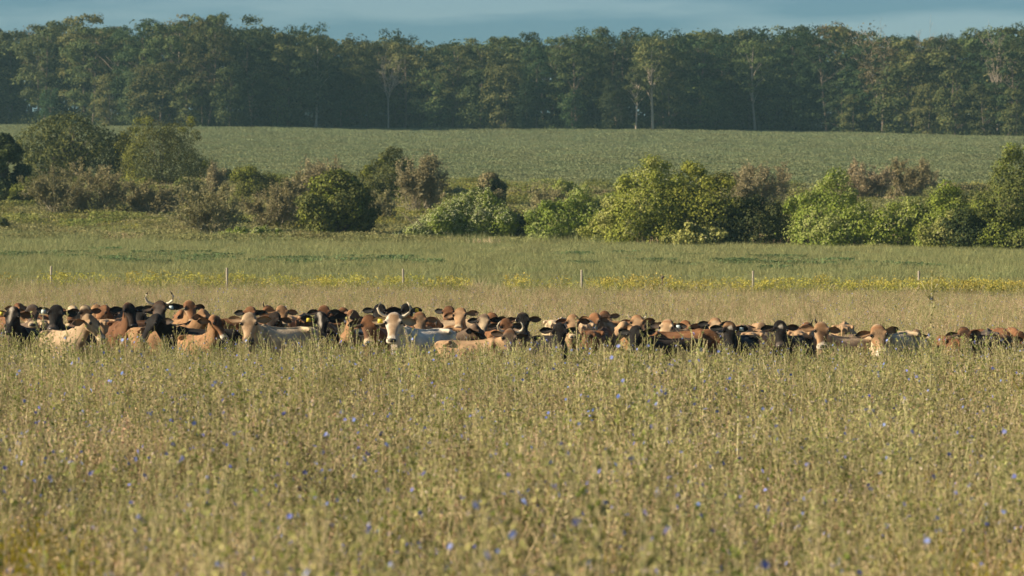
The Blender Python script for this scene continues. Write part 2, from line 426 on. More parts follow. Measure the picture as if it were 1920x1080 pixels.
def build_wood():
    rng = np.random.default_rng(21)
    P = {}
    P['full'] = [tree_proto(rng, 20, 5.6, .16, 74, 52, .5, 'tree_a'), tree_proto(rng, 20, 6.0, .22, 72, 52, .5, 'tree_b'),
                 tree_proto(rng, 20, 5.2, .12, 74, 50, .5, 'tree_a'), tree_proto(rng, 20, 5.5, .18, 70, 52, .52, 'tree_b'),
                 tree_proto(rng, 20, 3.9, .3, 62, 52, .5, 'tree_a')]
    P['pale'] = [tree_proto(rng, 20, 4.4, .42, 56, 46, .5, 'tree_b', 'pale_bark', trunk_r=.36), tree_proto(rng, 20, 4.0, .36, 50, 44, .5, 'tree_b', 'pale_bark', .9, trunk_r=.32)]
    P['thin'] = [tree_proto(rng, 20, 4.2, .38, 54, 24, .45, 'tree_c', 'pale_bark', .9), tree_proto(rng, 20, 3.8, .45, 48, 22, .45, 'tree_c', 'bark', .9)]
    P['low'] = [tree_proto(rng, 11, 3.9, .04, 60, 48, .46, 'tree_b', trunk_r=.16), tree_proto(rng, 11, 3.5, .05, 54, 48, .46, 'tree_a', trunk_r=.16),
                tree_proto(rng, 11, 3.0, .08, 46, 44, .46, 'tree_b', trunk_r=.14)]
    P['bare'] = [bare_proto(rng, 18, 'pale_bark'), bare_proto(rng, 18, 'pale_bark', 2)]
    H0 = {'full': 20, 'pale': 20, 'thin': 20, 'low': 11, 'bare': 17.5}
    used = set()
    count = {'full': 0, 'low': 0}
    def place(kind, px, dd, top_row=None, height=None, wide=1.0, label=None, group=None, cat='tree', name='woodland_tree'):
        d = edge_d(px) + dd
        x = (px - 960) / F * d; z = float(ground(x, d))
        h = height if height else (EYE - top_row) * d / F + HC - z
        v = P[kind][rng.integers(len(P[kind]))]
        o = v if v.name not in used else copy_tree(v)
        used.add(v.name)
        o.name = name
        o.location = (x, d, z - .1); o.rotation_euler = (0, 0, rng.uniform(0, 6.28))
        s = h / H0[kind]; ws = max(.72, min(1.25, s)) * wide * rng.uniform(.85, 1.15)
        o.scale = (ws, ws, s)
        tag(o, label, cat, group)
        return o
    # named single trees of the front edge
    special = [
        ('bare', 232, -5, 62, None, 1.0, 'tree with bare pale forked limbs in the wood, upper left'),
        ('thin', 402, 3, 9, None, .95, 'tallest thin-leaved tree on the skyline, left of centre'),
        ('bare', 728, -5, 105, None, .8, 'dead tree with pale bare forked top, left of the wood\'s middle'),
        ('bare', 905, -5, 75, None, .95, 'tree with bare pale limbs spread like a fan above the mound'),
        ('pale', 1036, -5.5, 100, None, .9, 'tree with slender pale trunk clear of leaves, mid wood edge'),
        ('pale', 1114, -5.5, 85, None, .8, 'tree with pale straight trunk and dead stubs, right of the mid one'),
        ('pale', 1192, -5.5, 120, None, .8, 'low-crowned tree with thin pale trunk over the wood edge'),
        ('pale', 1224, -5, 70, None, .8, 'tree whose narrow brown trunk shows right beside the thin pale one'),
        ('pale', 1417, -5.5, 72, None, 1.0, 'tall light green tree with brightest pale trunk, right half'),
        ('pale', 592, -5, 60, None, .9, 'tree with pale trunk foot among bushes, left third of the wood'),
        ('thin', 1655, -5, 75, None, 1.1, 'loose olive tree with leaning pale double trunk at right'),
        ('bare', 1645, 9, 42, None, .9, 'bare grey twiggy treetop against the sky at right'),
        ('bare', 1735, 10, 58, None, .8, 'lower bare grey treetop right of the bare skyline tree'),
        ('thin', 1345, 6, 40, None, .8, 'sparse pale treetop rising above the skyline, right of centre'),
        ('bare', 1870, 3, 64, None, .8, 'tree with bare pale limbs near the right edge'),
        ('thin', 380, 1, 95, None, .8, 'thin tree with a pale dead spire in left part of the wood'),
    ]
    for k, px, dd, tr, h, wd, lb in special:
        place(k, px, dd, tr, h, wd, lb)
    # front row of tall trees
    px = -150; n = 0
    while px < 2090:
        top = float(np.interp(px, SKY_X, SKY_Y)) + rng.uniform(2, 34)
        inside = 0 <= px <= 1920
        if inside: n += 1
        place('full', px, rng.uniform(0, 5), top, None, 1.0,
              ('tall leafy tree of the wood, %s tall green one from the left edge' % ORD[min(n, 30)]) if inside else 'tall leafy tree of the wood outside the picture',
              'tall trees along the front of the wood')
        px += rng.uniform(62, 92)
    # skyline row
    px = -140
    while px < 2080:
        top = float(np.interp(px, SKY_X, SKY_Y)) + rng.uniform(-3, 7)
        place('full' if rng.random() < .85 else 'thin', px, rng.uniform(9, 20), top, None, .9, 'treetop on the skyline behind the front trees of the wood', 'treetops behind the front row of the wood')
        px += rng.uniform(34, 52)
    # back rows that close the gaps
    for dd in (14, 23, 34):
        px = -160
        while px < 2100:
            top = float(np.interp(px, SKY_X, SKY_Y)) + rng.uniform(10, 30)
            place('low', px, dd + rng.uniform(-4, 4), top + (25 if dd < 20 else 0), None, 1.5, 'tree deep in the wood glimpsed between the front trunks', 'trees deep in the wood')
            px += rng.uniform(58, 80)
    # lower trees leafy to the ground, standing before the tall ones
    lows = [(95, 8), (205, 10), (268, 11), (298, 13), (352, 9), (430, 12), (470, 12.5), (520, 10), (560, 13), (640, 8.5), (690, 10), (812, 11), (900, 12), (945, 13), (985, 9.5),
            (1075, 8.5), (1155, 11), (1260, 10), (1310, 11), (1345, 8), (1375, 11.5), (1450, 12), (1500, 13), (1580, 11), (1600, 8), (1690, 13), (1740, 9.5), (1790, 12), (1850, 10), (1905, 9)]
    for i, (px, h) in enumerate(lows):
        place('low', px, rng.uniform(-4, -1.5), None, h * rng.uniform(.95, 1.08), rng.uniform(.85, 1.15),
              'low tree leafy to the ground before the wood, %s such from left' % ORD[i + 1], 'low trees at the foot of the wood', name='low_tree')
    for px in (-90, 20 - 40, 1990, 2060):
        place('low', px, -2, None, 9, 1, 'low tree at the foot of the wood outside the picture', 'low trees at the foot of the wood', name='low_tree')
    # fallen and leaning pale trunks at the right end of the edge
    for px, row, ln, lean, lb in ((1838, 258, 4.2, .9, 'pale dead trunk leaning right at the wood edge, far right'), (1630, 250, 3.4, -.35, 'short pale broken trunk leaning left at the wood edge'),
                                 (1801, 257, 2.6, .02, 'short upright pale stump post at the wood edge, right')):
        x, d, z = at(px, row, 560, 760)
        mb = MB(); p0 = np.array([0, 0, -.2])
        pts = [p0 + np.array([math.sin(lean * u ** .8) * ln * u, .1 * math.sin(3 * u), ln * u * math.cos(lean)]) for u in np.linspace(0, 1, 6)]
        tube(mb, pts, [.24, .2, .17, .15, .12, .07], 7)
        tube(mb, [pts[3], pts[3] + [.3, .1, .5]], [.08, .03], 5)
        o = mb.build('dead_trunk', M['pale_bark'], None, True); o.location = (x, d - 1, z)
        tag(o, lb, 'trunk')
    # undergrowth
    ub = MB()
    for k in range(800):
        px = rng.uniform(-150, 2080); d = edge_d(px) + rng.uniform(-3.5, 34)
        x = (px - 960) / F * d; z = float(ground(x, d)); r = rng.uniform(.8, 2.0) * (1 + 1.1 * (d > edge_d(px) + 5))
        m = int(60 * r)
        q = unit(rng.normal(size=(m, 3))); q[:, 2] = np.abs(q[:, 2])
        leaves(ub, np.array([x, d, z]) + q * np.array([1.4, 1.1, .9]) * r * (rng.uniform(.4, 1, m) ** .5)[:, None], q + [0, 0, .2], .42, rng, 0)
    o = ub.build('woodland_undergrowth', M['tree_b'])
    tag(o, 'tangled green undergrowth along the foot of the wood', 'undergrowth', kind='stuff')
build_wood()

# ------------------------------------------------------------------ hedgerow shrubs
def scale_box(V, w_, h_):
    return V
def lobed(rng, lobes, n, leaf, mat_list, root, blossom=0.0, name='foliage', spread=.34):
    """leaves over and inside a heap of ellipsoids [(cx,cy,cz,rx,ry,rz)]"""
    L = np.array(lobes, float)
    area = (L[:, 3] * L[:, 4] * L[:, 5]) ** (2 / 3) + .12; pr = area / area.sum()
    k = rng.choice(len(L), n, p=pr)
    q = unit(rng.normal(size=(n, 3)))
    rr = np.where(rng.random(n) < .72, rng.uniform(.86, 1.16, n), rng.uniform(.35, .95, n))
    rr = np.where(rng.random(n) < .07, rng.uniform(1.1, 1.5, n), rr)
    lump = 1 + .16 * np.sin(q[:, 0] * 7 + k * 2.1) * np.sin(q[:, 2] * 6 + k) + .12 * np.sin(q[:, 1] * 9 + k * 1.3)
    P = L[k, :3] + q * L[k, 3:6] * (rr * lump)[:, None]
    ins = np.zeros(n, bool)
    for i in range(len(L)):
        dd = (((P - L[i, :3]) / L[i, 3:6]) ** 2).sum(1)
        ins |= (dd < .5) & (k != i)
    keep = ~ins & (P[:, 2] > .02)
    P = P[keep]; N = unit(q[keep] / L[k[keep], 3:6] * L[k[keep], 3:6].mean(1, keepdims=True)); kk = k[keep]
    N = unit(N + .12 * unit((P - [0, 0, P[:, 2].max() * .4]) / (P.std(0) + .1)))
    mb = MB()
    pick = (vnoise(kk * 1.7, kk * .9, 3) + rng.normal(size=len(P)) * .1) > .14
    leaves(mb, P[~pick], N[~pick] + [0, 0, .25], leaf, rng, 0, .8, .5, spread)
    leaves(mb, P[pick], N[pick] + [0, 0, .25], leaf, rng, min(1, len(mat_list) - 1), .8, .5, spread)
    o = mb.build(name, mat_list, root)
    if blossom > 0:
        s = (N[:, 2] > -.05) & (N[:, 0] < .55) & (rng.random(len(P)) < blossom * (1 + 1.2 * vnoise(P[:, 0] * 2.2, P[:, 2] * 2.6, 8)))
        bb = MB(); leaves(bb, P[s] + N[s] * .05, N[s] + [0, 0, .5], leaf * .62, rng, 0, .6, 0)
        bb.build('blossom', M['bloss'], root)
    return o
def stems(rng, root, w_, h_, n=7, mat='bark', r=.06):
    mb = MB()
    for i in range(n):
        a = rng.uniform(0, 6.28); f = rng.uniform(.2, .8)
        e = np.array([math.cos(a) * w_ * .38 * f, math.sin(a) * w_ * .3 * f, h_ * rng.uniform(.5, .85)])
        tube(mb, [(e[0] * .15, e[1] * .15, -.1), e * [.5, .5, .45], e], [r, r * .7, r * .25], 5)
    mb.build('stem', M[mat], root, True)
def vine_bush(rng, w_, h_, lobes=None, n=None, blossom=.12, mats=('vine', 'vine2'), leaf=.135):
    root = empty('vine_bush', (0, 0, 0))
    if lobes is None:
        lobes = []
        jx = np.linspace(-1, 1, 7); jy = rng.uniform(.66, 1.04, 7); jy[[0, 6]] *= .7; jy[rng.integers(2, 5)] = 1.04
        for i in range(int(18 + 6 * w_ / h_)):
            fx = rng.uniform(-1, 1); fy = rng.uniform(-1, 1)
            dome = max(.3, 1 - .15 * fx * fx - .3 * fy * fy) * float(np.interp(fx, jx, jy))
            rz = h_ * rng.uniform(.11, .24); zc = rng.uniform(.15, 1) * (h_ * dome - rz)
            rx = min(rz * rng.uniform(.9, 1.35), w_ * .3)
            lobes.append((fx * (w_ * .5 - rx), fy * min(w_ * .5, 2.6) * .6, max(rz * .4, zc), rx, rx, rz))
        for fx in (-.55, -.2, .12, .45):
            rz = h_ * rng.uniform(.16, .24); dome = (1 - .1 * fx * fx) * float(np.interp(fx, jx, jy)); rx = min(rz * 1.2, w_ * .22)
            lobes.append((fx * (w_ * .5 - rx), rng.uniform(-.5, .5), h_ * dome - rz, rx, rx, rz))
            lobes.append((fx * (w_ * .5 - rx) * 1.2, -w_ * .2, h_ * dome * .55, rx, rx, rz * 1.2))
        for q in range(34):
            fx = rng.uniform(-1.05, 1.05); top = h_ * (1 - .1 * fx * fx) * float(np.interp(fx, jx, jy)); r = rng.uniform(.22, .5) * min(1, h_ / 3)
            lobes.append((fx * w_ * .48, -rng.uniform(-.2, 1) * w_ * .26, max(.2, top * (rng.uniform(.1, 1.06) if q % 2 else rng.uniform(.85, 1.06))), r * 1.3, r, r))
        lobes.append((-.14 * w_, 0, h_ * .45, w_ * .22, w_ * .16, h_ * .3))
        lobes.append((.17 * w_, .1, h_ * .42, w_ * .2, w_ * .16, h_ * .3))
        lobes.append((0, .2, h_ * .26, w_ * .4, w_ * .28, h_ * .28))
    n = n or int(min(52000, 30 * w_ * h_ / leaf ** 2 + 1500))
    lobed(rng, lobes, n, leaf, [M[m] for m in mats], root, blossom)
    stems(rng, root, w_, h_)
    return root
def leafy_tree(rng, w_, h_, mats=('bush', 'bushd'), u0=.08, leaf=.16, dens=1.0, ncl=None):
    root = empty('leafy_tree', (0, 0, 0))
    ncl = ncl or int(46 + 5 * w_)
    lobes = []
    for i in range(ncl):
        u = rng.uniform(0, 1); a = rng.uniform(0, 6.28)
        prof = math.sin(math.pi * min(1, .16 + .82 * u)) ** .55
        rc = max(.32, w_ * rng.uniform(.085, .15))
        rr = max(0, w_ * .5 * prof - rc * .8) * math.sqrt(rng.uniform(.15, 1))
        lobes.append((rr * math.cos(a), rr * math.sin(a), h_ * u0 + rc * .5 + (h_ * (1 - u0) - rc * 1.4) * u, rc, rc, rc * .8))
    leaf = max(leaf, min(.23, .017 * math.sqrt(w_ * h_) + .10))
    n = int(min(36000, w_ * h_ * 32 * dens / leaf ** 2 + 1200))
    lobed(rng, lobes, n, leaf, [M[m] for m in mats], root, 0, 'crown', .45)
    tb = MB(); r0 = .035 * h_
    tube(tb, [(0, 0, -.2), (.05, 0, h_ * .25), (.1, .05, h_ * .6), (.1, .1, h_ * .85)], [r0, r0 * .75, r0 * .45, r0 * .15], 7)
    for i in range(0, ncl, 3):
        c = np.array(lobes[i][:3]); s = np.array([.05, 0, max(.15 * h_, c[2] * .5)])
        tube(tb, [s, (s + c) / 2 + [0, 0, .1], c], [r0 * .35, r0 * .25, r0 * .08], 4, cap=False)
    tb.build('trunk', M['bark'], root, True)
    return root
def twiggy(rng, w_, h_, leafm='olive', leafn=1.0, n_main=10):
    """short-trunked thorny shrub: fan of fine grey-brown twigs, thin small leaves"""
    root = empty('twiggy_shrub', (0, 0, 0))
    tubes = []; tw = []; tips = []
    for k in range(n_main):
        a = k * 6.283 / n_main + rng.uniform(-.3, .3)
        d = unit(np.array([math.cos(a), math.sin(a), rng.uniform(.55, 1.4)]))
        grow(rng, np.array([0, 0, .25 * rng.random()]), d, 1.0, .05, 3, tubes, tw, tips, .62, (3, 6), .05, .68)
    T = np.array(tips)
    sx = (w_ * .5) / np.percentile(np.hypot(T[:, 0], T[:, 1]), 95); sz = h_ / np.percentile(T[:, 2], 98.5)
    sc = np.array([sx, sx, sz]); rs = (sx + sz) / 2
    tb = MB()
    tube(tb, [(0, 0, -.2), (0, 0, .2)], [.1 * rs * .7, .08 * rs * .7], 7)
    for p, r in tubes: tube(tb, p * sc, np.maximum(r * rs * .75, .012), 4, cap=False)
    tb.build('trunk', M['twig'], root)
    A = np.array([t[0] for t in tw]) * sc; B = np.array([t[1] for t in tw]) * sc
    kb = MB(); ribbons(kb, A, B, .034, rng)
    kb.build('twigs', M['twig'], root)
    m = int(min(13000, (3000 + 260 * w_ * h_) * leafn))
    hz = (B[:, 2] / h_).clip(.05, 1) ** 1.6; i = rng.choice(len(A), m, p=hz / hz.sum()); f = rng.random((m, 1))
    P = A[i] * (1 - f) + B[i] * f + rng.normal(size=(m, 3)) * .10
    lb = MB(); leaves(lb, P, rng.normal(size=(m, 3)) + [0, 0, .5], .15, rng, 0, .7)
    lb.build('crown', M[leafm], root)
    return root

def slope_lobes(rng, w_, h_):
    out = []
    for f in np.linspace(0, 1, 17):
        top = h_ * (.12 + .92 * smooth(np.array(f * 1.18))) if f < .9 else h_ * (1 - (f - .9) * 3.0)
        for k in range(2):
            rz = max(.35, top * rng.uniform(.26, .4)); rx = w_ * .075 * rng.uniform(.8, 1.25)
            out.append((w_ * (f - .5) * .92, rng.uniform(-.8, .8), max(rz * .3, (top - rz) * (1 if k == 0 else rng.uniform(.2, .7))), rx, rx, rz))
    return out

SHRUBS = [  # kind, column, foot row, top row, width px, options, label
    ('leafy', 130, 352, 214, 205, dict(mats=('bush', 'bushd')), 'largest round dark green tree, upper left edge of bean field'),
    ('vine', 305, 356, 229, 142, dict(mats=('bush', 'vine'), blossom=0), 'tall vine-draped green tree right of the largest round tree'),
    ('leafy', 6, 395, 254, 92, dict(mats=('bushd', 'bush')), 'dark leafy tree cut off by left picture edge'),
    ('leafy', 230, 350, 250, 44, dict(mats=('bushd',)), 'small dark tree squeezed between the two big left trees'),
    ('leafy', 62, 398, 332, 92, dict(mats=('bush', 'vine')), 'low green bush below the largest round tree'),
    ('twiggy', 104, 416, 320, 118, {}, 'brown twiggy shrub with dark short trunk, leftmost of its kind'),
    ('twiggy', 178, 416, 314, 136, dict(leafn=.8), 'pale twiggy shrub below the largest round tree'),
    ('twiggy', 285, 418, 346, 122, dict(leafn=1.2), 'olive twiggy shrub below the vine-draped tree'),
    ('leafy', 352, 404, 332, 96, dict(mats=('olive', 'bush')), 'olive scrubby bush at right foot of the vine-draped tree'),
    ('twiggy', 403, 380, 313, 66, dict(leafm='rusty'), 'brown feathery shrub against the bean field, left'),
    ('leafy', 427, 352, 317, 17, dict(mats=('bushd',), u0=.45), 'tiny lone dark sapling against the bean field'),
    ('twiggy', 396, 456, 352, 142, dict(leafn=.9, n_main=12), 'large brown shrub with pale arching branches, front of left scrub'),
    ('vine', 486, 385, 318, 84, dict(mats=('bush', 'vine'), blossom=0), 'rounded green vine bush behind the brown scrub'),
    ('vine', 472, 459, 425, 108, dict(blossom=.3), 'low mound of vine with white blossom by the grass field'),
    ('twiggy', 528, 446, 340, 146, dict(leafn=1.3), 'spreading olive thorn tree with forked trunk left of green tree'),
    ('twiggy', 606, 392, 301, 96, dict(leafm='rusty', leafn=1.1), 'brown thorn tree rising behind the upright green tree'),
    ('leafy', 632, 458, 320, 146, dict(mats=('bush', 'vine')), 'upright green leafy tree at the front, left of the sloping mound'),
    ('vine', 731, 388, 288, 82, dict(mats=('bush', 'vine'), blossom=0), 'dark green vine-smothered tree against bean field, left of centre'),
    ('twiggy', 788, 418, 296, 122, dict(leafm='rusty', leafn=1.3), 'brown cone-shaped thorn tree right of vine-smothered tree'),
    ('twiggy', 712, 432, 362, 64, {}, 'small brown shrub below the vine-smothered tree'),
    ('slope', 826, 460, 361, 262, dict(blossom=.75), 'long mound of pale flowering vine sloping up to the right'),
    ('leafy', 918, 402, 322, 68, dict(mats=('bushd', 'olive')), 'dark pointed tree behind the sloping vine mound'),
    ('twiggy', 936, 458, 382, 88, dict(leafm='rusty', leafn=1.2), 'shaded brown thicket at the right end of the sloping mound'),
    ('leafy', 984, 458, 400, 70, dict(mats=('bushd',)), 'dark dense bush in the gap between the vine mounds'),
    ('twiggy', 1022, 425, 350, 84, dict(leafn=.6), 'thin bare small tree in the gap between the vine mounds'),
    ('vine', 1050, 386, 342, 60, dict(blossom=.2), 'small vine-topped bush behind the thin bare tree'),
    ('leafy', 985, 380, 349, 86, dict(mats=('olive', 'vine')), 'low yellowish scrub bush at bean field edge, centre'),
    ('vine', 1084, 462, 364, 142, dict(blossom=.25), 'vine mound with pale crest left of the biggest bush'),
    ('vine', 1136, 464, 411, 66, dict(blossom=.05), 'small round vine bush before the biggest bush'),
    ('vine', 1216, 467, 321, 130, dict(blossom=.08), 'tall sunlit left half of the biggest vine bush'),
    ('vine', 1302, 467, 324, 162, dict(mats=('vine', 'bush'), blossom=.03), 'broad right half of the biggest vine bush'),  # shade of this half is put into a darker leaf mix
    ('vine', 1402, 468, 374, 150, dict(mats=('bushd', 'bush'), blossom=0), 'dark shaded bush sloping down right of the biggest vine bush'),  # shaded end of the biggest bush, shade painted as dark leaf colours
    ('vine', 1306, 470, 424, 96, dict(mats=('vine2', 'bush'), blossom=.06, leaf=.18), 'low pale bramble at the foot of the biggest bush'),
    ('twiggy', 1420, 402, 312, 136, dict(leafm='rusty', leafn=1.6), 'reddish brown spreading thorn tree behind the dark bush'),
    ('leafy', 1500, 380, 352, 72, dict(mats=('olive', 'vine')), 'low olive scrub at bean field edge right of reddish tree'),
    ('vine', 1546, 470, 341, 116, dict(blossom=.04), 'steep-topped green vine bush right of the dark bush'),
    ('vine', 1596, 472, 392, 104, dict(blossom=.22, mats=('vine', 'vine2')), 'vine bush with pale drapes right of the steep-topped one'),
    ('twiggy', 1620, 388, 308, 108, dict(leafm='rusty', leafn=1.5), 'brown umbrella-shaped thorn tree, left of a pair'),
    ('twiggy', 1702, 384, 302, 112, dict(leafm='olive', leafn=1.6), 'grey-olive umbrella-shaped thorn tree, right of a pair'),
    ('vine', 1684, 473, 388, 104, dict(blossom=.25, mats=('vine', 'vine2')), 'pale vine bush below the pair of thorn trees'),
    ('vine', 1768, 474, 362, 116, dict(mats=('vine', 'bush'), blossom=.04), 'green dome-topped vine bush at right'),
    ('vine', 1778, 476, 404, 84, dict(blossom=.12, mats=('vine2', 'vine')), 'bright vine bush in front of the dome-topped one'),
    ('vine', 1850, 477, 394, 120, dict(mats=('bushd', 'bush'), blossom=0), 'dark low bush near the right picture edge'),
    ('vine', 1902, 478, 290, 104, dict(mats=('bush', 'vine'), blossom=0), 'tall green tree cut off by the right picture edge'),
    ('leafy', 1810, 372, 347, 124, dict(mats=('bushd', 'olive')), 'dark scrub strip along bean field edge at right'),
    ('leafy', 42, 426, 399, 27, dict(mats=('bushd',)), 'small dark bush on the rough ground at left'),
    ('leafy', 4, 446, 408, 26, dict(mats=('bushd', 'bush')), 'small dark bush at the left picture edge, lower'),
    ('leafy', 85, 432, 414, 44, dict(mats=('bush',)), 'low flat green bush on rough ground near left edge'),
    ('leafy', 258, 420, 402, 40, dict(mats=('bush', 'vine')), 'little green bush under the olive twiggy shrub'),
    ('leafy', 452, 440, 408, 60, dict(mats=('bushd',)), 'dark bush tucked behind the low white-blossom mound'),
    ('leafy', 560, 372, 350, 62, dict(mats=('olive', 'bush')), 'low olive scrub behind the spreading thorn tree'),
    ('leafy', 860, 388, 352, 78, dict(mats=('olive', 'bush')), 'low olive scrub right of the cone-shaped thorn tree'),
    ('leafy', 1130, 378, 356, 90, dict(mats=('olive', 'bush')), 'low dull scrub left of the biggest bush, bean field edge'),
    ('leafy', -60, 400, 300, 120, dict(mats=('bush',)), 'leafy tree beyond the left picture edge'),
    ('vine', 1985, 476, 380, 120, dict(blossom=.05), 'vine bush beyond the right picture edge'),
]
def build_shrubs():
    for i, (k, px, foot, top, wpx, op, lb) in enumerate(SHRUBS):
        rng = np.random.default_rng(500 + i)
        x, d, z = at(px, foot, 190, 420)
        w_ = wpx * d / F; h_ = (foot - top) * d / F
        if k == 'vine': w_ *= 1.3; h_ *= 1.03
        if k == 'leafy': w_ *= 1.14; h_ *= 1.04
        if k == 'vine': o = vine_bush(rng, w_, h_, **op)
        elif k == 'slope': o = vine_bush(rng, w_, h_, slope_lobes(rng, w_, h_), 52000, op['blossom'], ('vine', 'vine2'))
        elif k == 'leafy': o = leafy_tree(rng, w_, h_, **op)
        else: o = twiggy(rng, w_, h_, **op)
        o.location = (x, d, z - .05)
        tag(o, lb, 'shrub' if k in ('vine', 'twiggy', 'slope') and 'tree' not in lb.split() else ('tree' if 'tree' in lb.split() else 'bush'))
build_shrubs()

# ------------------------------------------------------------------ cattle
def loft(mb, secs, n=20, cap=True, roof=0.0):
    """secs: (centre, u axis, v axis, ru, rv_up, rv_down)"""
    ang = np.arange(n) * 2 * math.pi / n
    V = []
    for c, u, v, ru, ra, rb in secs:
        c = np.array(c, float); s = np.sin(ang); cs = np.cos(ang)
        sq = np.sign(cs) * np.abs(cs) ** .85 * np.where(s > 0, 1 - roof * s * s, 1)
        V.append(c + (ru * sq)[:, None] * np.array(u) + (np.where(s > 0, ra, rb) * s)[:, None] * np.array(v))
    k = len(secs); V = np.concatenate(V); q = []
    for i in range(k - 1):
        for j in range(n):
            a = i * n + j; b = i * n + (j + 1) % n
            q.append((a, b, b + n, a + n))
    t = []
    c0 = len(V); V = np.concatenate([V, [secs[0][0]], [secs[-1][0]]])
    for j in range(n):
        t.append((c0, (j + 1) % n, j)); t.append((c0 + 1, (k - 1) * n + j, (k - 1) * n + (j + 1) % n))
    mb.add(V, q, t)
NB = np.array([0, -.52, 1.08])          # root of the neck
NP = np.array([0, -.93, 1.40])          # joint of neck and head
HA = unit(np.array([0, -.62, -.785]))   # head axis, poll to muzzle
HV = np.array([0, HA[2], -HA[1]])       # up/front of the face, at right angles to it
HV = HV if HV[1] < 0 else -HV
POLL = np.array([0, -.955, 1.475])
def cow_base():
    mb = MB()
    X = (1, 0, 0); Z = (0, 0, 1)
    tor = [(.80, 1.09, .06, .06, .10), (.765, 1.07, .13, .12, .24), (.69, 1.03, .185, .18, .33), (.57, .99, .22, .225, .37), (.46, .965, .225, .235, .40), (.34, .955, .225, .228, .41), (.18, .94, .275, .235, .43),
           (0, .925, .31, .25, .445), (-.18, .93, .305, .255, .44), (-.33, .95, .265, .27, .43), (-.46, .97, .225, .28, .42), (-.58, .985, .185, .22, .38), (-.69, .975, .13, .15, .30), (-.765, .95, .06, .08, .16)]
    loft(mb, [((0, y, z), X, Z, rx, up, dn) for y, z, rx, up, dn in tor], 28, roof=.32)
    # backbone, shoulder blades, hooks and pins, last ribs
    tube(mb, [(0, .72, 1.185), (0, .45, 1.20), (0, .1, 1.185), (0, -.25, 1.21), (0, -.42, 1.25), (0, -.56, 1.2)], [.02, .026, .022, .026, .034, .02], 8)
    for s in (-1, 1):
        tube(mb, [(.06 * s, -.42, 1.22), (.17 * s, -.45, 1.08), (.20 * s, -.52, .88), (.17 * s, -.5, .74)], [.03, .065, .085, .06], 10)
        tube(mb, [(.03 * s, .46, 1.195), (.15 * s, .47, 1.185), (.225 * s, .48, 1.165), (.215 * s, .56, 1.13)], [.03, .034, .045, .03], 8)
        tube(mb, [(.06 * s, .70, 1.15), (.115 * s, .765, 1.12), (.11 * s, .78, 1.08)], [.03, .045, .03], 8)
        tube(mb, [(.17 * s, .40, 1.02), (.20 * s, .46, .90), (.19 * s, .44, .76)], [.06, .10, .07], 10)
    nd = unit(NP - NB); nv = np.array([0, -nd[2], nd[1]]); nv = nv if nv[2] > 0 else -nv
    ne = [(-.18, .17, .16, .34), (-.02, .145, .165, .33), (.12, .118, .15, .275), (.26, .10, .135, .225), (.40, .098, .12, .185), (.52, .10, .10, .15), (.60, .07, .05, .08)]
    loft(mb, [(NB + nd * t, X, nv, w_, a, b) for t, w_, a, b in ne], 20, roof=.2)
    he = [(-.045, .05, .04, .05), (-.01, .08, .06, .09), (.04, .098, .066, .125), (.10, .106, .06, .15), (.15, .104, .052, .165), (.20, .094, .05, .165), (.26, .074, .052, .14), (.32, .062, .052, .11), (.375, .062, .052, .088),
          (.415, .074, .056, .082), (.45, .08, .054, .078), (.48, .07, .042, .066), (.50, .045, .026, .04), (.508, .02, .012, .02)]
    H0 = POLL + np.array([0, .0, -.02]) - HV * .03
    loft(mb, [(H0 + HA * t, X, HV, w_, a, b) for t, w_, a, b in he], 24)
    tube(mb, [H0 - HA * .035 + [-.045, 0, 0], H0 - HA * .045, H0 - HA * .035 + [.045, 0, 0]], [.022, .03, .022], 8)
    for s in (-1, 1):   # brows, cheeks, nostril wings
        e = H0 + HA * .125 + np.array([.094 * s, 0, 0]) + HV * .045
        tube(mb, [e - HA * .04 - [.01 * s, 0, 0], e, e + HA * .035 - [.012 * s, 0, 0]], [.014, .027, .012], 8)
        c = H0 + HA * .19 + np.array([.072 * s, 0, 0]) - HV * .10
        tube(mb, [c - HA * .06, c, c + HA * .07 - [.015 * s, 0, 0]], [.03, .045, .025], 8)
        c = H0 + HA * .455 + np.array([.05 * s, 0, 0]) + HV * .028
        tube(mb, [c - HA * .02, c, c + HA * .02], [.014, .024, .012], 8)
    for s in (-1, 1):   # front leg with low wrist joint; hind leg with knee at the belly and hock pointing back
        fl = [((.155 * s, -.50, .92), .09, .12), ((.16 * s, -.49, .74), .07, .095), ((.155 * s, -.47, .58), .055, .07), ((.15 * s, -.475, .40), .047, .052), ((.15 * s, -.46, .34), .038, .042), ((.15 * s, -.46, .16), .032, .036),
              ((.15 * s, -.465, .10), .042, .044), ((.15 * s, -.49, .05), .046, .056), ((.15 * s, -.505, .0), .052, .066)]
        loft(mb, [(c, X, (0, 1, 0), a, b, b) for c, a, b in fl], 10)
        hl = [((.14 * s, .52, .95), .11, .19), ((.165 * s, .48, .76), .095, .16), ((.165 * s, .51, .60), .065, .10), ((.155 * s, .63, .45), .045, .062), ((.15 * s, .66, .38), .042, .054), ((.15 * s, .64, .28), .034, .042),
              ((.15 * s, .62, .15), .033, .038), ((.15 * s, .605, .10), .042, .046), ((.15 * s, .585, .05), .046, .057), ((.15 * s, .57, .0), .052, .066)]
        loft(mb, [(c, X, (0, 1, 0), a, b, b) for c, a, b in hl], 10)
    loft(mb, [((0, y, .56), X, Z, r, .1, r * .8) for y, r in ((.22, .05), (.30, .12), (.40, .14), (.50, .11), (.55, .04))], 12)
    me = mb.mesh('cow_source')
    ob = bpy.data.objects.new('cow_source', me); COL.objects.link(ob)
    r = ob.modifiers.new('r', 'REMESH'); r.mode = 'VOXEL'; r.voxel_size = .017
    s = ob.modifiers.new('s', 'SMOOTH'); s.factor = .5; s.iterations = 3
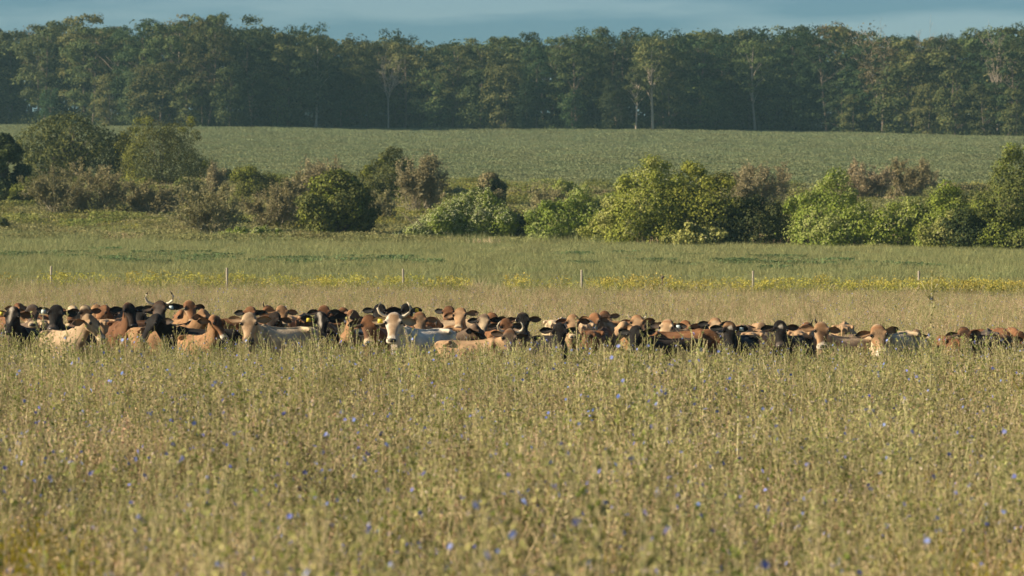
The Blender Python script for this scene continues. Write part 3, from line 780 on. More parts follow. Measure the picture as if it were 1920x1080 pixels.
    d = ob.modifiers.new('d', 'DECIMATE'); d.ratio = .2
    dg = bpy.context.evaluated_depsgraph_get()
    ev = ob.evaluated_get(dg); m2 = bpy.data.meshes.new_from_object(ev)
    n = len(m2.vertices); V = np.empty(n * 3, np.float32); m2.vertices.foreach_get('co', V); V = V.reshape(-1, 3).astype(float)
    tri = [tuple(p.vertices) for p in m2.polygons]
    bpy.data.objects.remove(ob); bpy.data.meshes.remove(m2)
    q = np.array([p for p in tri if len(p) == 4], np.int64).reshape(-1, 4); t = np.array([p for p in tri if len(p) == 3], np.int64).reshape(-1, 3)
    return V, q, t
CV, CQ, CT = cow_base()

def rotx(a): c, s = math.cos(a), math.sin(a); return np.array([[1, 0, 0], [0, c, -s], [0, s, c]])
def rotz(a): c, s = math.cos(a), math.sin(a); return np.array([[c, -s, 0], [s, c, 0], [0, 0, 1]])
HSC = np.array([.46, .26, .26])      # broad heads of young stock
def pose_fn(lift, yaw, pitch):
    """lift: neck up(+)/down(-) degrees; yaw: head turn towards its left(+x); pitch: nose up(+)"""
    lift = math.radians(lift); yaw = math.radians(yaw); pitch = math.radians(pitch)
    nd = unit(NP - NB); nl = np.linalg.norm(NP - NB)
    def f(V, rigid=False):
        V = np.atleast_2d(np.asarray(V, float))
        t = ((V - NB) @ nd) / nl
        if rigid: t = np.full(len(V), 2.0)
        front = smooth((-V[:, 1] - .40) / .25)
        wn = smooth((t + .25) / 1.1) * (front if not rigid else 1)
        wh = smooth((t - .78) / .3) * (front if not rigid else 1)
        out_ = V.copy()
        for i in range(len(V)):
            a = wn[i]
            if a <= 0: continue
            p = V[i]
            if wh[i] > 0:
                b = wh[i]
                p = NP + (p - NP) * (1 + b * HSC)
                p = NP + rotz(yaw * .45 * b) @ (rotx(-pitch * b) @ (p - NP))
            out_[i] = NB + rotz(yaw * .55 * a) @ (rotx(-lift * a) @ (p - NB))
        return out_
    return f
def head_parts_xf(fn, P):
    return fn(P, True)

COATS = {'black': (.014, .013, .013), 'blackbrown': (.028, .020, .016), 'dark': (.072, .045, .029), 'brown': (.15, .074, .036), 'red': (.215, .108, .052), 'orange': (.31, .185, .095),
         'tan': (.36, .245, .145), 'fawn': (.42, .315, .205), 'cream': (.52, .42, .28), 'white': (.66, .60, .50), 'grey': (.095, .08, .07), 'greybrown': (.15, .11, .08)}
def hide_material():
    m, n, o = nodes_of('short_cattle_hair')
    a = n.nodes.new('ShaderNodeVertexColor'); a.layer_name = 'coat'
    c = n.nodes.new('ShaderNodeTexCoord')
    z = n.nodes.new('ShaderNodeTexNoise'); z.inputs['Scale'].default_value = 5; z.inputs['Detail'].default_value = 6
    z2 = n.nodes.new('ShaderNodeTexNoise'); z2.inputs['Scale'].default_value = 60; z2.inputs['Detail'].default_value = 3
    n.links.new(c.outputs['Object'], z.inputs['Vector']); n.links.new(c.outputs['Object'], z2.inputs['Vector'])
    r = n.nodes.new('ShaderNodeValToRGB'); r.color_ramp.elements[0].color = (.55, .52, .50, 1); r.color_ramp.elements[1].color = (1.25, 1.22, 1.18, 1)
    r.color_ramp.elements[0].position = .3; r.color_ramp.elements[1].position = .7
    n.links.new(z.outputs['Fac'], r.inputs['Fac'])
    mm = n.nodes.new('ShaderNodeMix'); mm.data_type = 'RGBA'; mm.blend_type = 'MULTIPLY'; mm.inputs['Factor'].default_value = 1
    n.links.new(a.outputs['Color'], mm.inputs['A']); n.links.new(r.outputs['Color'], mm.inputs['B'])
    p = n.nodes.new('ShaderNodeBsdfPrincipled'); p.inputs['Roughness'].default_value = .7; p.inputs['Specular IOR Level'].default_value = .12
    p.inputs['Sheen Weight'].default_value = .04; p.inputs['Sheen Roughness'].default_value = .4
    b = n.nodes.new('ShaderNodeBump'); b.inputs['Strength'].default_value = .5; b.inputs['Distance'].default_value = .015
    n.links.new(z2.outputs['Fac'], b.inputs['Height']); n.links.new(b.outputs[0], p.inputs['Normal'])
    n.links.new(mm.outputs['Result'], p.inputs['Base Color']); n.links.new(p.outputs[0], o.inputs['Surface'])
    return m
M['hide'] = hide_material()
M['nose'] = plain('moist_nose_skin', (.02, .018, .018), (.035, .03, .03), 20, .35, 0, .5)
M['eye'] = plain('dark_eye', (.008, .006, .005), None, 5, .1, 0, .6)
M['hoof'] = plain('hoof_horn', (.05, .04, .03), None, 5, .6)
M['horn'] = plain('cream_horn', (.62, .55, .43), (.5, .42, .3), 6, .4)
M['horn_tip'] = plain('dark_horn_tip', (.03, .025, .02), None, 6, .4)
M['tag_white'] = plain('pale_blue_ear_tag', (.55, .66, .66), None, 5, .5)
M['tag_yellow'] = plain('yellow_ear_tag', (.75, .6, .06), None, 5, .5)
M['switch'] = plain('dark_tail_switch', (.05, .035, .025), (.09, .06, .04), 12, .8)
def ear_mat(c1, c2):
    k = 'ear_%s_%s' % (c1, c2)
    if k not in M:
        m, n, o = nodes_of('ear_hair_' + c1)
        tcn = n.nodes.new('ShaderNodeVertexColor'); tcn.layer_name = 'tip'
        mxn = n.nodes.new('ShaderNodeMix'); mxn.data_type = 'RGBA'
        mxn.inputs['A'].default_value = (*COATS[c1], 1); mxn.inputs['B'].default_value = (*COATS[c2], 1)
        n.links.new(tcn.outputs['Color'], mxn.inputs['Factor'])
        p = n.nodes.new('ShaderNodeBsdfPrincipled'); p.inputs['Roughness'].default_value = .75
        t = n.nodes.new('ShaderNodeBsdfTranslucent'); x = n.nodes.new('ShaderNodeMixShader'); x.inputs['Fac'].default_value = .22
        n.links.new(mxn.outputs['Result'], p.inputs['Base Color']); n.links.new(mxn.outputs['Result'], t.inputs['Color'])
        n.links.new(p.outputs[0], x.inputs[1]); n.links.new(t.outputs[0], x.inputs[2]); n.links.new(x.outputs[0], o.inputs['Surface'])
        M[k] = m
    return M[k]
H0P = POLL + np.array([0, .0, -.02]) - HV * .03
def sphere_pts(c, r, n=8, k=6):
    V = []; 
    for i in range(1, k):
        ph = math.pi * i / k
        for j in range(n):
            a = 2 * math.pi * j / n
            V.append((math.sin(ph) * math.cos(a), math.sin(ph) * math.sin(a), math.cos(ph)))
    V = np.array(V + [(0, 0, 1), (0, 0, -1)]) * r + c
    q = [(i * n + j, (i + 1) * n + j, (i + 1) * n + (j + 1) % n, i * n + (j + 1) % n) for i in range(k - 2) for j in range(n)]
    T0 = (k - 1) * n
    t = [(T0, j, (j + 1) % n) for j in range(n)] + [(T0 + 1, (k - 2) * n + (j + 1) % n, (k - 2) * n + j) for j in range(n)]
    return V, q, t
def ear_shape(s, back=.15, dropa=.08):
    """cupped leaf-shaped ear, thick at the root; returns verts, quads, tip weight"""
    root = H0P + HA * .035 + np.array([.085 * s, 0, 0]) - HV * .055
    d = unit(np.array([s, back, -dropa])); up = np.array([0, 0, 1.0]); up = unit(up - d * (up @ d)); fw = np.cross(d, up) * (1 if s < 0 else -1)
    if fw[1] > 0: fw = -fw
    rows = [(0, .022, .02), (.03, .032, .026), (.07, .052, .032), (.115, .058, .032), (.155, .045, .022), (.185, .022, .013), (.20, .004, .004)]
    V = []; wt = []
    for dist, wd, cup in rows:
        for a in np.linspace(-1, 1, 5):
            V.append(root + d * dist + up * wd * a + fw * (cup * (a * a) - cup * .4)); wt.append(smooth(np.array((dist - .11) / .06)))
    m = len(V)
    for dist, wd, cup in rows:
        for a in np.linspace(-1, 1, 5):
            V.append(root + d * dist + up * wd * a * .98 + fw * (cup * (a * a) - cup * .4) - fw * .012); wt.append(smooth(np.array((dist - .11) / .06)))
    q = []
    for i in range(len(rows) - 1):
        for j in range(4):
            a = i * 5 + j; q.append((a, a + 1, a + 6, a + 5)); q.append((m + a, m + a + 5, m + a + 6, m + a + 1))
        for j in (0, 4):
            a = i * 5 + j; q.append((a, a + 5, m + a + 5, m + a))
    return np.array(V), q, np.array(wt, float)

def coat_colours(spec, rng):
    V = CV
    base = np.array(COATS[spec['coat']]); col = np.tile(base, (len(V), 1))
    rel = V - H0P; ht = rel @ HA; hf = rel @ HV; hx = V[:, 0]
    is_head = (V[:, 1] < -.86) & (ht > -.06) & (np.abs(rel[:, 0]) < .2) & (ht < .6) & (V[:, 1] < -.9 + 0 * ht)
    hw = smooth((ht + .05) / .08) * smooth((-V[:, 1] - .86) / .06)
    def mix(c, wgt):
        c = np.array(COATS[c]) if isinstance(c, str) else np.array(c)
        np.copyto(col, col * (1 - wgt[:, None]) + c * wgt[:, None])
    # second colour in patches on the body
    if spec.get('patch'):
        nse = vnoise(V[:, 0] * 3 + rng.uniform(0, 9), V[:, 1] * 4.2 + V[:, 2] * 3 + rng.uniform(0, 9), 5)
        mix(spec['patch'], smooth((nse - spec.get('pt', .05)) / .12))
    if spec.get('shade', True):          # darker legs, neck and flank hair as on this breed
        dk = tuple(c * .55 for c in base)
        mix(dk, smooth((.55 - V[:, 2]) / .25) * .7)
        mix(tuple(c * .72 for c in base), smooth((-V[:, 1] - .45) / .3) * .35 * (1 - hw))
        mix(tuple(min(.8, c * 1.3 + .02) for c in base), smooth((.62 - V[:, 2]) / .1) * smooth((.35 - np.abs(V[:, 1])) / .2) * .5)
    if spec.get('head'): mix(spec['head'], hw)
    if spec.get('face'):                 # darker or lighter middle of the face
        mix(spec['face'], hw * smooth((hf - .01) / .05) * smooth((.085 - np.abs(hx)) / .04) * smooth((ht - spec.get('f0', .02)) / .06))
    if spec.get('crown'): mix(spec['crown'], hw * smooth((.09 - ht) / .07))
    if spec.get('head', spec['coat']) in ('orange', 'tan', 'red', 'brown') and rng.random() < .6:      # paler cheeks and jaw
        mix('fawn', .75 * hw * smooth((np.abs(hx) - .05) / .03) * smooth((ht - .10) / .06) * smooth((.05 - hf) / .05))
    if spec.get('ring', False):          # pale ring round the eyes
        de = np.sqrt((ht - .15) ** 2 + (np.abs(hx) - .105) ** 2 + (hf - .02) ** 2)
        mix('fawn', .7 * hw * smooth((.068 - de) / .04))
    if spec.get('blaze'):
        mix('white', hw * smooth((hf - .0) / .04) * smooth((spec['blaze'] - np.abs(hx + .02)) / .018) * smooth((.30 - ht) / .08))
    if spec.get('star'):
        mix('white', hw * smooth((hf - .0) / .03) * smooth((.034 - np.abs(hx)) / .016) * smooth((.032 - np.abs(ht - .10)) / .016))
    if spec.get('muz', 'cream'):
        mix(spec.get('muz', 'cream'), hw * smooth((ht - .375) / .035) * (1 if spec.get('muz', 'cream') else 0))
    de = np.sqrt((ht - .15) ** 2 + (np.abs(hx) - .1) ** 2 + (hf - .035) ** 2)
    mix((.03, .022, .018), .85 * hw * smooth((.042 - de) / .022))
    # dust and mud splashes
    mud = vnoise(V[:, 0] * 5 + rng.uniform(0, 9), V[:, 1] * 6 + V[:, 2] * 5, 6)
    mix((.12, .09, .06), .35 * smooth((mud - .12) / .2) * smooth((1.15 - V[:, 2]) / .35) * (1 - hw))
    mix((.10, .075, .06), smooth((.05 - V[:, 2]) / .03))
    return np.clip(col, .008, .85)

def make_cow(spec, lift, yaw, pitch, rng):
    fn = pose_fn(lift, yaw, pitch)
    mb = MB(); mb.add(fn(CV), CQ, CT)
    me = mb.mesh('cow', True); me.materials.append(M['hide'])
    ca = me.color_attributes.new('coat', 'FLOAT_COLOR', 'POINT')
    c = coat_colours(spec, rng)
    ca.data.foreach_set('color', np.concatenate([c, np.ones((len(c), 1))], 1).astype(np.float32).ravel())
    cow = bpy.data.objects.new('cow', me); COL.objects.link(cow)
    e1, e2 = spec.get('ears', (spec.get('head', spec['coat']), 'dark'))
    er = []
    for s in (-1, 1):
        V, q, wt = ear_shape(s, spec.get('eback', .15) + rng.uniform(-.1, .2), rng.uniform(-.1, .25))
        eb = MB(); eb.add(fn(V, True), q)
        eo = eb.build('ear', ear_mat(e1, e2), cow, True)
        tcx = eo.data.color_attributes.new('tip', 'FLOAT_COLOR', 'POINT')
        tcx.data.foreach_set('color', np.repeat(wt[:, None], 4, 1).astype(np.float32).ravel())
        tg = spec.get('tag')
        if tg and (s == tg[1] or tg[1] == 0):
            root = H0P + HA * .05 + np.array([.085 * s + .085 * s, .0, -.012]) + HV * -.02 + np.array([0, -.035, 0])
            tv = []
            for dy in (0, .006):
                for a, b in ((-.028, .022), (.028, .022), (.034, -.04), (-.034, -.04)): tv.append(root + np.array([a, dy, b]))
            tb = MB(); tb.add(fn(tv, True), [(0, 1, 2, 3), (7, 6, 5, 4), (0, 4, 5, 1), (1, 5, 6, 2), (2, 6, 7, 3), (3, 7, 4, 0)])
            tb.build('ear_tag', M['tag_white' if tg[0] == 'w' else 'tag_yellow'], eo)
        V, q, t = sphere_pts(H0P + HA * .15 + np.array([.099 * s, 0, 0]) + HV * .036, np.array([.019, .022, .024]))
        yb = MB(); yb.add(fn(V, True), q, t); yb.build('eye', M['eye'], cow, True)
        if spec.get('horn'):
            L = spec['horn']
            b0 = H0P + HA * .0 + np.array([.07 * s, 0, 0]) - HV * .02
            shp = [np.array([0, 0, 0]), np.array([.06 * s, 0, .015]), np.array([.115 * s, -.02, .06]), np.array([.135 * s, -.045, .12]), np.array([.115 * s, -.06, .18]), np.array([.085 * s, -.05, .225])]
            pts = fn([b0 + p * L for p in shp], True)
            hb = MB(); tube(hb, pts, np.array([.031, .030, .026, .021, .014, .003]) * min(1, L + .15), 8)
            ho = hb.build('horn', M['horn'], cow, True)
            if spec.get('tipdark', True):
                hb = MB(); tube(hb, [(pts[4] + pts[3]) / 2 if L < .9 else pts[4] * .7 + pts[3] * .3, pts[4], pts[5]], np.array([.0185, .0155, .004]) * min(1, L + .15), 8)
                hb.build('horn_tip', M['horn_tip'], ho, True)
        elif spec.get('bud') and s == -1:
            b0 = H0P + np.array([.06 * s, 0, 0.02])
            hb = MB(); tube(hb, fn([b0, b0 + [.02 * s, 0, .06], b0 + [.015 * s, -.01, .11]], True), [.02, .015, .003], 6); hb.build('horn', M['horn_tip'], cow, True)
    # nose pad and nostrils, tail
    nc = H0P + HA * .462 + HV * .028
    V, q, t = sphere_pts(np.zeros(3), 1.0, 10, 6)
    V = nc + V[:, :1] * np.array([[.058, 0, 0]]) + V[:, 1:2] * HA * .035 + V[:, 2:3] * HV * .034
    nb = MB(); nb.add(fn(V, True), q, t); nb.build('nose', M['nose'], cow, True)
    tl = MB()
    p = [(0, .79, 1.14), (0, .86, 1.08), (.01, .875, .9), (.015, .865, .7), (.02, .86, .55)]
    tube(tl, p, [.035, .028, .022, .018, .02], 7)
    to = tl.build('tail', M['hide'], cow, True)
    tcx = to.data.color_attributes.new('coat', 'FLOAT_COLOR', 'POINT')
    tcx.data.foreach_set('color', np.tile([*COATS[spec['coat']], 1], (len(to.data.vertices), 1)).astype(np.float32).ravel())
    sw = MB(); tube(sw, [(.02, .86, .57), (.02, .865, .45), (.02, .86, .3)], [.022, .045, .008], 7); sw.build('switch', M['switch'], to, True)
    return cow

# column of the head, row of its top, distance, way the head looks, way the body points (0 = at the camera, + = right), neck, looks, label
# neck: 'up' head held high, 'mid' level, 'low' lowered, 'graze' head down in the plants (then column and row are those of the middle of the back)
COWS = [
 (26, 571, 57, -8, -25, 'mid', dict(coat='blackbrown', head='black', ears=('brown', 'dark'), blaze=.03, tag=('y', -1), muz=None), 'black cow with white-marked poll and yellow ear tag, leftmost in herd'),
 (36, 565, 66, 60, 70, 'up', dict(coat='red', ears=('orange', 'brown')), 'rust-brown head peeping up behind the leftmost black cow'),
 (60, 567, 61, 10, 45, 'up', dict(coat='greybrown', head='grey', face='dark', ears=('brown', 'brown')), 'grey-brown cow with upright brown ears right of leftmost black cow'),
 (107, 567, 57, 4, -20, 'mid', dict(coat='black', muz='grey', tag=('w', -1), ears=('black', 'black')), 'black cow facing camera with pale tag at its left-hand ear, far left'),
 (88, 590, 63, 100, 170, 'graze', dict(coat='red'), 'rust-brown back showing behind the far-left black cow with pale tag'),
 (70, 599, 59, -100, -165, 'graze', dict(coat='fawn'), 'fawn back between the two leftmost black cows'),
 (135, 570, 67, -20, -40, 'up', dict(coat='brown', patch='cream', ears=('brown', 'dark')), 'brown and cream cow mostly hidden behind the far-left black cow'),
 (160, 569, 65, 25, 40, 'up', dict(coat='dark', crown='cream', ears=('dark', 'dark')), 'dark brown cow with cream poll behind the pale tan one'),
 (168, 585, 55.5, 62, 35, 'mid', dict(coat='fawn', head='tan', ring=True, ears=('orange', 'dark')), 'pale tan cow in profile looking right, nearest at far left'),
 (181, 568, 68, 15, 20, 'up', dict(coat='orange', ears=('orange', 'brown')), 'small orange head in the back row above the pale tan cow'),
 (196, 568, 65, -50, -60, 'mid', dict(coat='brown', head='red', ears=('dark', 'dark')), 'brown head in back row right of the small orange one'),
 (212, 579, 62, 110, 168, 'graze', dict(coat='dark'), 'dark brown back behind the pale tan cow'),
 (214, 598, 58.5, 95, 160, 'graze', dict(coat='tan'), 'light tan back in a narrow strip right of pale tan cow'),
 (242, 564, 62, 55, 40, 'up', dict(coat='brown', head='blackbrown', ears=('black', 'black'), muz=None), 'black-headed brown cow looking right, left of the dark horned cow'),
 (264, 571, 65, -10, 10, 'up', dict(coat='black', ears=('blackbrown', 'dark')), 'black cow half hidden just left of the dark horned cow'),
 (299, 560, 61, -12, 20, 'up', dict(coat='blackbrown', head='dark', face='grey', horn=1.0, tag=('w', 1), ears=('dark', 'black'), muz=None), 'dark brown cow with white black-tipped horns, tallest at left'),
 (291, 583, 56.5, -40, -100, 'mid', dict(coat='black', head='black', patch='greybrown', pt=.3, ears=('dark', 'black'), muz=None), 'black cow below the dark horned cow, head turned left'),
 (335, 590, 58, 100, 158, 'graze', dict(coat='black'), 'broad black back right of the dark horned cow'),
 (355, 560, 64, 40, 60, 'up', dict(coat='orange', head='red', ring=True, ears=('dark', 'black')), 'orange-brown cow with pale eye ring right of dark horned cow'),
 (338, 577, 67, -60, -70, 'mid', dict(coat='red', ears=('orange', 'dark')), 'rust head low behind the orange-brown cow with pale eye ring'),
 (383, 576, 61, 70, 80, 'mid', dict(coat='orange', ears=('orange', 'dark')), 'orange cow with pale nose looking right, behind the white-muzzled one'),
 (404, 587, 56, 48, 30, 'mid', dict(coat='orange', head='red', face='dark', ears=('orange', 'dark'), muz='white'), 'orange cow with dark face and white muzzle, head tipped right'),
 (467, 582, 56, 3, -50, 'mid', dict(coat='cream', head='fawn', face='tan', muz='grey', ears=('tan', 'orange'), f0=.1), 'cream cow with pale tan face and broad whitish flank'),
 (470, 571, 63, -15, -30, 'up', dict(coat='red', ears=('black', 'black')), 'red-brown head with black ear behind the cream cow'),
 (503, 570, 66, 40, 50, 'up', dict(coat='dark', head='brown', bud=True, ears=('dark', 'dark')), 'dark brown head with one small horn above the cream flank'),
 (528, 569, 64, 25, 20, 'up', dict(coat='tan', head='orange', ring=True, ears=('orange', 'orange')), 'tan head with orange ear above the cream flank'),
 (517, 581, 60, -30, -60, 'mid', dict(coat='blackbrown', ears=('brown', 'dark')), 'blackish head directly above the cream flank'),
 (556, 591, 63, 100, 165, 'graze', dict(coat='tan'), 'tan back just over the rump of the cream cow'),
 (601, 581, 57.5, 18, 25, 'mid', dict(coat='black', blaze=.028, ears=('black', 'black'), tag=('y', -1), muz='grey'), 'black cow with slanting white blaze and yellow tag'),
 (608, 569, 64, 8, -15, 'up', dict(coat='red', head='brown', ears=('dark', 'black')), 'brown head rising behind the black cow with white blaze'),
 (645, 572, 66, 120, 140, 'up', dict(coat='brown', ears=('brown', 'dark')), 'back of a brown head between two brown ones, no ears showing'),
 (664, 577, 57.5, 42, -10, 'mid', dict(coat='orange', head='brown', ring=True, ears=('black', 'black'), muz='white'), 'orange cow with black ears and white muzzle turned right'),
 (692, 586, 55, 4, -25, 'mid', dict(coat='brown', head='brown', face='dark', ears=('dark', 'black'), muz='cream', f0=.16), 'brown cow facing the camera head-on with pale muzzle, left of white horned cow'),
 (712, 566, 63, -15, -20, 'up', dict(coat='black', ears=('black', 'black')), 'black cow behind, left of the white horned cow'),
 (735, 572, 66, 20, 30, 'up', dict(coat='dark', ears=('dark', 'dark')), 'dark brown head seen between the white cow\'s horns'),
 (762, 566, 64, 30, 35, 'up', dict(coat='black', tag=('y', 1), ears=('black', 'black')), 'black cow with yellow-tagged ear behind, right of the white horned cow'),
 (739, 581, 55, -5, -42, 'mid', dict(coat='white', head='white', face='tan', f0=-.05, horn=1.0, tipdark=False, ears=('cream', 'tan'), muz='white', shade=False, tag=('y', -1)), 'white cow with curved pale horns and tan forehead facing camera'),
 (788, 581, 60, 15, -40, 'mid', dict(coat='orange', head='red', face='tan', ears=('orange', 'orange')), 'orange-brown head just right of the white horned cow'),
 (818, 591, 61, 115, 110, 'mid', dict(coat='red', head='orange', ears=('dark', 'black')), 'brown cow turned away with dark ear above the tan backs'),
 (842, 570, 66, -25, -30, 'up', dict(coat='dark', head='brown', ears=('black', 'black')), 'dark-topped brown head in back row left of the white-cheeked one'),
 (863, 573, 62, -22, 20, 'up', dict(coat='orange', head='orange', ring=True, face='tan', ears=('orange', 'dark')), 'orange and white-cheeked cow looking left, ear out to the right'),
 (845, 600, 58, 95, 85, 'graze', dict(coat='fawn', shade=False), 'fawn back behind the big tan cow'),
 (957, 613, 54.5, -15, 82, 'low', dict(coat='tan', head='greybrown', crown='brown', horn=.85, tipdark=False, ears=('dark', 'dark'), muz='grey'), 'big tan cow side-on with lowered grey horned head'),
 (908, 585, 61, -10, -35, 'up', dict(coat='fawn', head='greybrown', face='cream', ears=('black', 'black')), 'brindled pale-faced head with black ear above the big tan cow'),
 (922, 583, 66, 30, 20, 'up', dict(coat='red', ears=('dark', 'brown')), 'small red-brown head right of the brindled pale-faced one'),
 (949, 594, 60, 20, 45, 'mid', dict(coat='red', head='brown', ears=('dark', 'dark')), 'red-brown head above the lowered horned one'),
 (893, 605, 57.5, 70, 80, 'mid', dict(coat='greybrown', head='dark', ears=('dark', 'black')), 'dark ear and head low behind the big tan cow\'s back'),
 (980, 582, 60, 5, 15, 'up', dict(coat='greybrown', head='black', ears=('brown', 'brown'), muz=None), 'grey-brown cow with black face and brown ears spread wide'),
 (1049, 602, 55.5, 4, 15, 'mid', dict(coat='black', ears=('blackbrown', 'black'), muz='grey'), 'black cow facing camera in front of the cream-and-brown back'),
 (1045, 595, 58.5, 60, 168, 'graze', dict(coat='cream', patch='red', pt=.2, shade=False), 'cream-and-brown back behind the black front cow'),
 (1074, 586, 63, 0, 20, 'up', dict(coat='tan', head='orange', face='tan', ears=('brown', 'brown')), 'tan head facing camera right of the cream-and-brown back'),
 (1115, 583, 64, -35, -40, 'up', dict(coat='orange', head='red', ring=True, ears=('orange', 'dark')), 'orange head looking left in the row behind the dark brown rump'),
 (1134, 580, 66, 12, 30, 'up', dict(coat='red', head='dark', ears=('orange', 'orange'), crown='brown'), 'dark-faced head with orange ear out to the right, back row'),
 (1098, 604, 59.5, 100, 172, 'graze', dict(coat='fawn', shade=False), 'fawn back strip behind the dark brown rump'),
 (1120, 619, 54, 160, 165, 'graze', dict(coat='dark', patch='brown', pt=.1), 'dark brown rump nearest the camera at mid right'),
 (1166, 598, 61, -70, -70, 'mid', dict(coat='fawn', head='tan', ears=('orange', 'dark'), muz='white'), 'tan cow with white muzzle pointing left below the small-horned cow'),
 (1195, 587, 62, -5, 10, 'up', dict(coat='orange', head='orange', face='tan', horn=.55, ears=('red', 'dark'), muz='dark'), 'orange cow with short dark-tipped horns'),
 (1192, 606, 56, -35, -60, 'mid', dict(coat='blackbrown', head='black', ears=('black', 'black'), muz=None), 'black-brown cow in front of the short-horned orange one'),
 (1218, 595, 64, 20, 20, 'up', dict(coat='dark', head='blackbrown', ears=('orange', 'brown')), 'dark head with lit orange ear right of the short-horned cow'),
 (1252, 595, 60, -38, -20, 'up', dict(coat='fawn', head='cream', crown='red', face='tan', ears=('dark', 'black'), tag=('w', 1)), 'cream-cheeked cow with white tag in black ear, above rust flank'),
 (1285, 597, 60.5, -22, -20, 'up', dict(coat='red', head='red', ring=True, ears=('red', 'dark')), 'rust-brown head looking left above the rust flank'),
 (1264, 621, 55.5, 105, 94, 'graze', dict(coat='red', shade=False), 'long rust-red flank side-on to the camera'),
 (1318, 603, 62, 40, 40, 'up', dict(coat='black', ears=('black', 'black')), 'black head between rust-brown and white-cheeked heads'),
 (1341, 592, 61, -18, 15, 'up', dict(coat='tan', head='orange', ring=True, face='fawn', ears=('black', 'black')), 'orange-topped head with pale cheek and black ears, above charcoal back'),
 (1343, 623, 56, 70, 170, 'graze', dict(coat='grey', shade=False), 'charcoal grey back right of the long rust-red flank'),
 (1368, 599, 58.5, 8, 15, 'mid', dict(coat='black', crown='orange', tag=('w', 1), star=True, ears=('black', 'black'), muz=None), 'black cow with orange poll and white face mark'),
 (1402, 607, 64, 165, 160, 'mid', dict(coat='tan', crown='cream', head='tan', ears=('orange', 'orange')), 'cream-polled head turned away with two orange ears'),
 (1428, 602, 64, 20, 30, 'up', dict(coat='tan', ears=('tan', 'orange')), 'plain tan head left of the black cow with white star'),
 (1420, 622, 59, 95, 160, 'graze', dict(coat='tan'), 'tan-brown back below the cream-polled head'),
 (1463, 597, 57, 3, -30, 'mid', dict(coat='blackbrown', head='black', star=True, ears=('dark', 'black'), muz='grey'), 'black cow with white star on forehead facing camera'),
 (1505, 619, 59.5, 100, 165, 'graze', dict(coat='tan', shade=False), 'tan back between the star-faced black cow and pale-muzzled one'),
 (1514, 600, 63, 170, 160, 'up', dict(coat='red', head='red', bud=True, ears=('dark', 'dark')), 'rust-brown head turned away left of the pale-muzzled cow'),
 (1540, 599, 56, 5, -55, 'mid', dict(coat='fawn', head='orange', face='dark', ring=True, bud=True, ears=('orange', 'orange'), muz='white', f0=.12), 'orange-faced cow with dark nose bridge and white muzzle ring'),
 (1582, 608, 59.5, 110, 172, 'graze', dict(coat='tan', shade=False), 'tan rump right of the white-ringed muzzle'),
 (1645, 604, 55.5, 6, -35, 'mid', dict(coat='cream', head='orange', face='tan', crown='red', ring=True, ears=('orange', 'black'), muz='white'), 'cream cow with orange face and black-tipped ears, right part of herd'),
 (1702, 616, 57, -20, -20, 'mid', dict(coat='cream', head='tan', ears=('tan', 'dark')), 'pale tan cow half hidden right of the orange-faced cream one'),
 (1722, 615, 59, 40, 70, 'mid', dict(coat='greybrown', head='tan', ears=('orange', 'orange')), 'grey-brown cow with lit orange ear behind the tall stalk'),
 (1781, 634, 57, -100, -172, 'graze', dict(coat='brown'), 'low brown back left of the dark-faced cow at right'),
 (1806, 609, 59, 5, -50, 'mid', dict(coat='dark', head='brown', face='dark', ears=('dark', 'orange'), muz='cream'), 'dark brown cow with pale muzzle ring near the right edge'),
 (1852, 621, 61, 95, 172, 'graze', dict(coat='grey', shade=False), 'grey back just right of the dark brown cow at right'),
 (1888, 619, 62, -15, 20, 'mid', dict(coat='brown', ears=('orange', 'dark')), 'small brown head, second from the right picture edge'),
 (1913, 618, 62.5, 15, 20, 'mid', dict(coat='red', head='brown', ears=('red', 'dark')), 'brown head at the right picture edge, last of herd'),
]
LIFTS = {'up': (6, 0), 'mid': (-4, -2), 'low': (-32, -6), 'graze': (-62, -18)}
COW_SPOTS = []       # (head x, head y, rump x, rump y) on the ground, for keeping plants clear
def seg_dist(a, b, c, d):
    best = 9
    for t in np.linspace(0, 1, 6):
        p = a + (b - a) * t
        for u in np.linspace(0, 1, 6):
            best = min(best, float(np.hypot(*(p - (c + (d - c) * u)))))
    return best
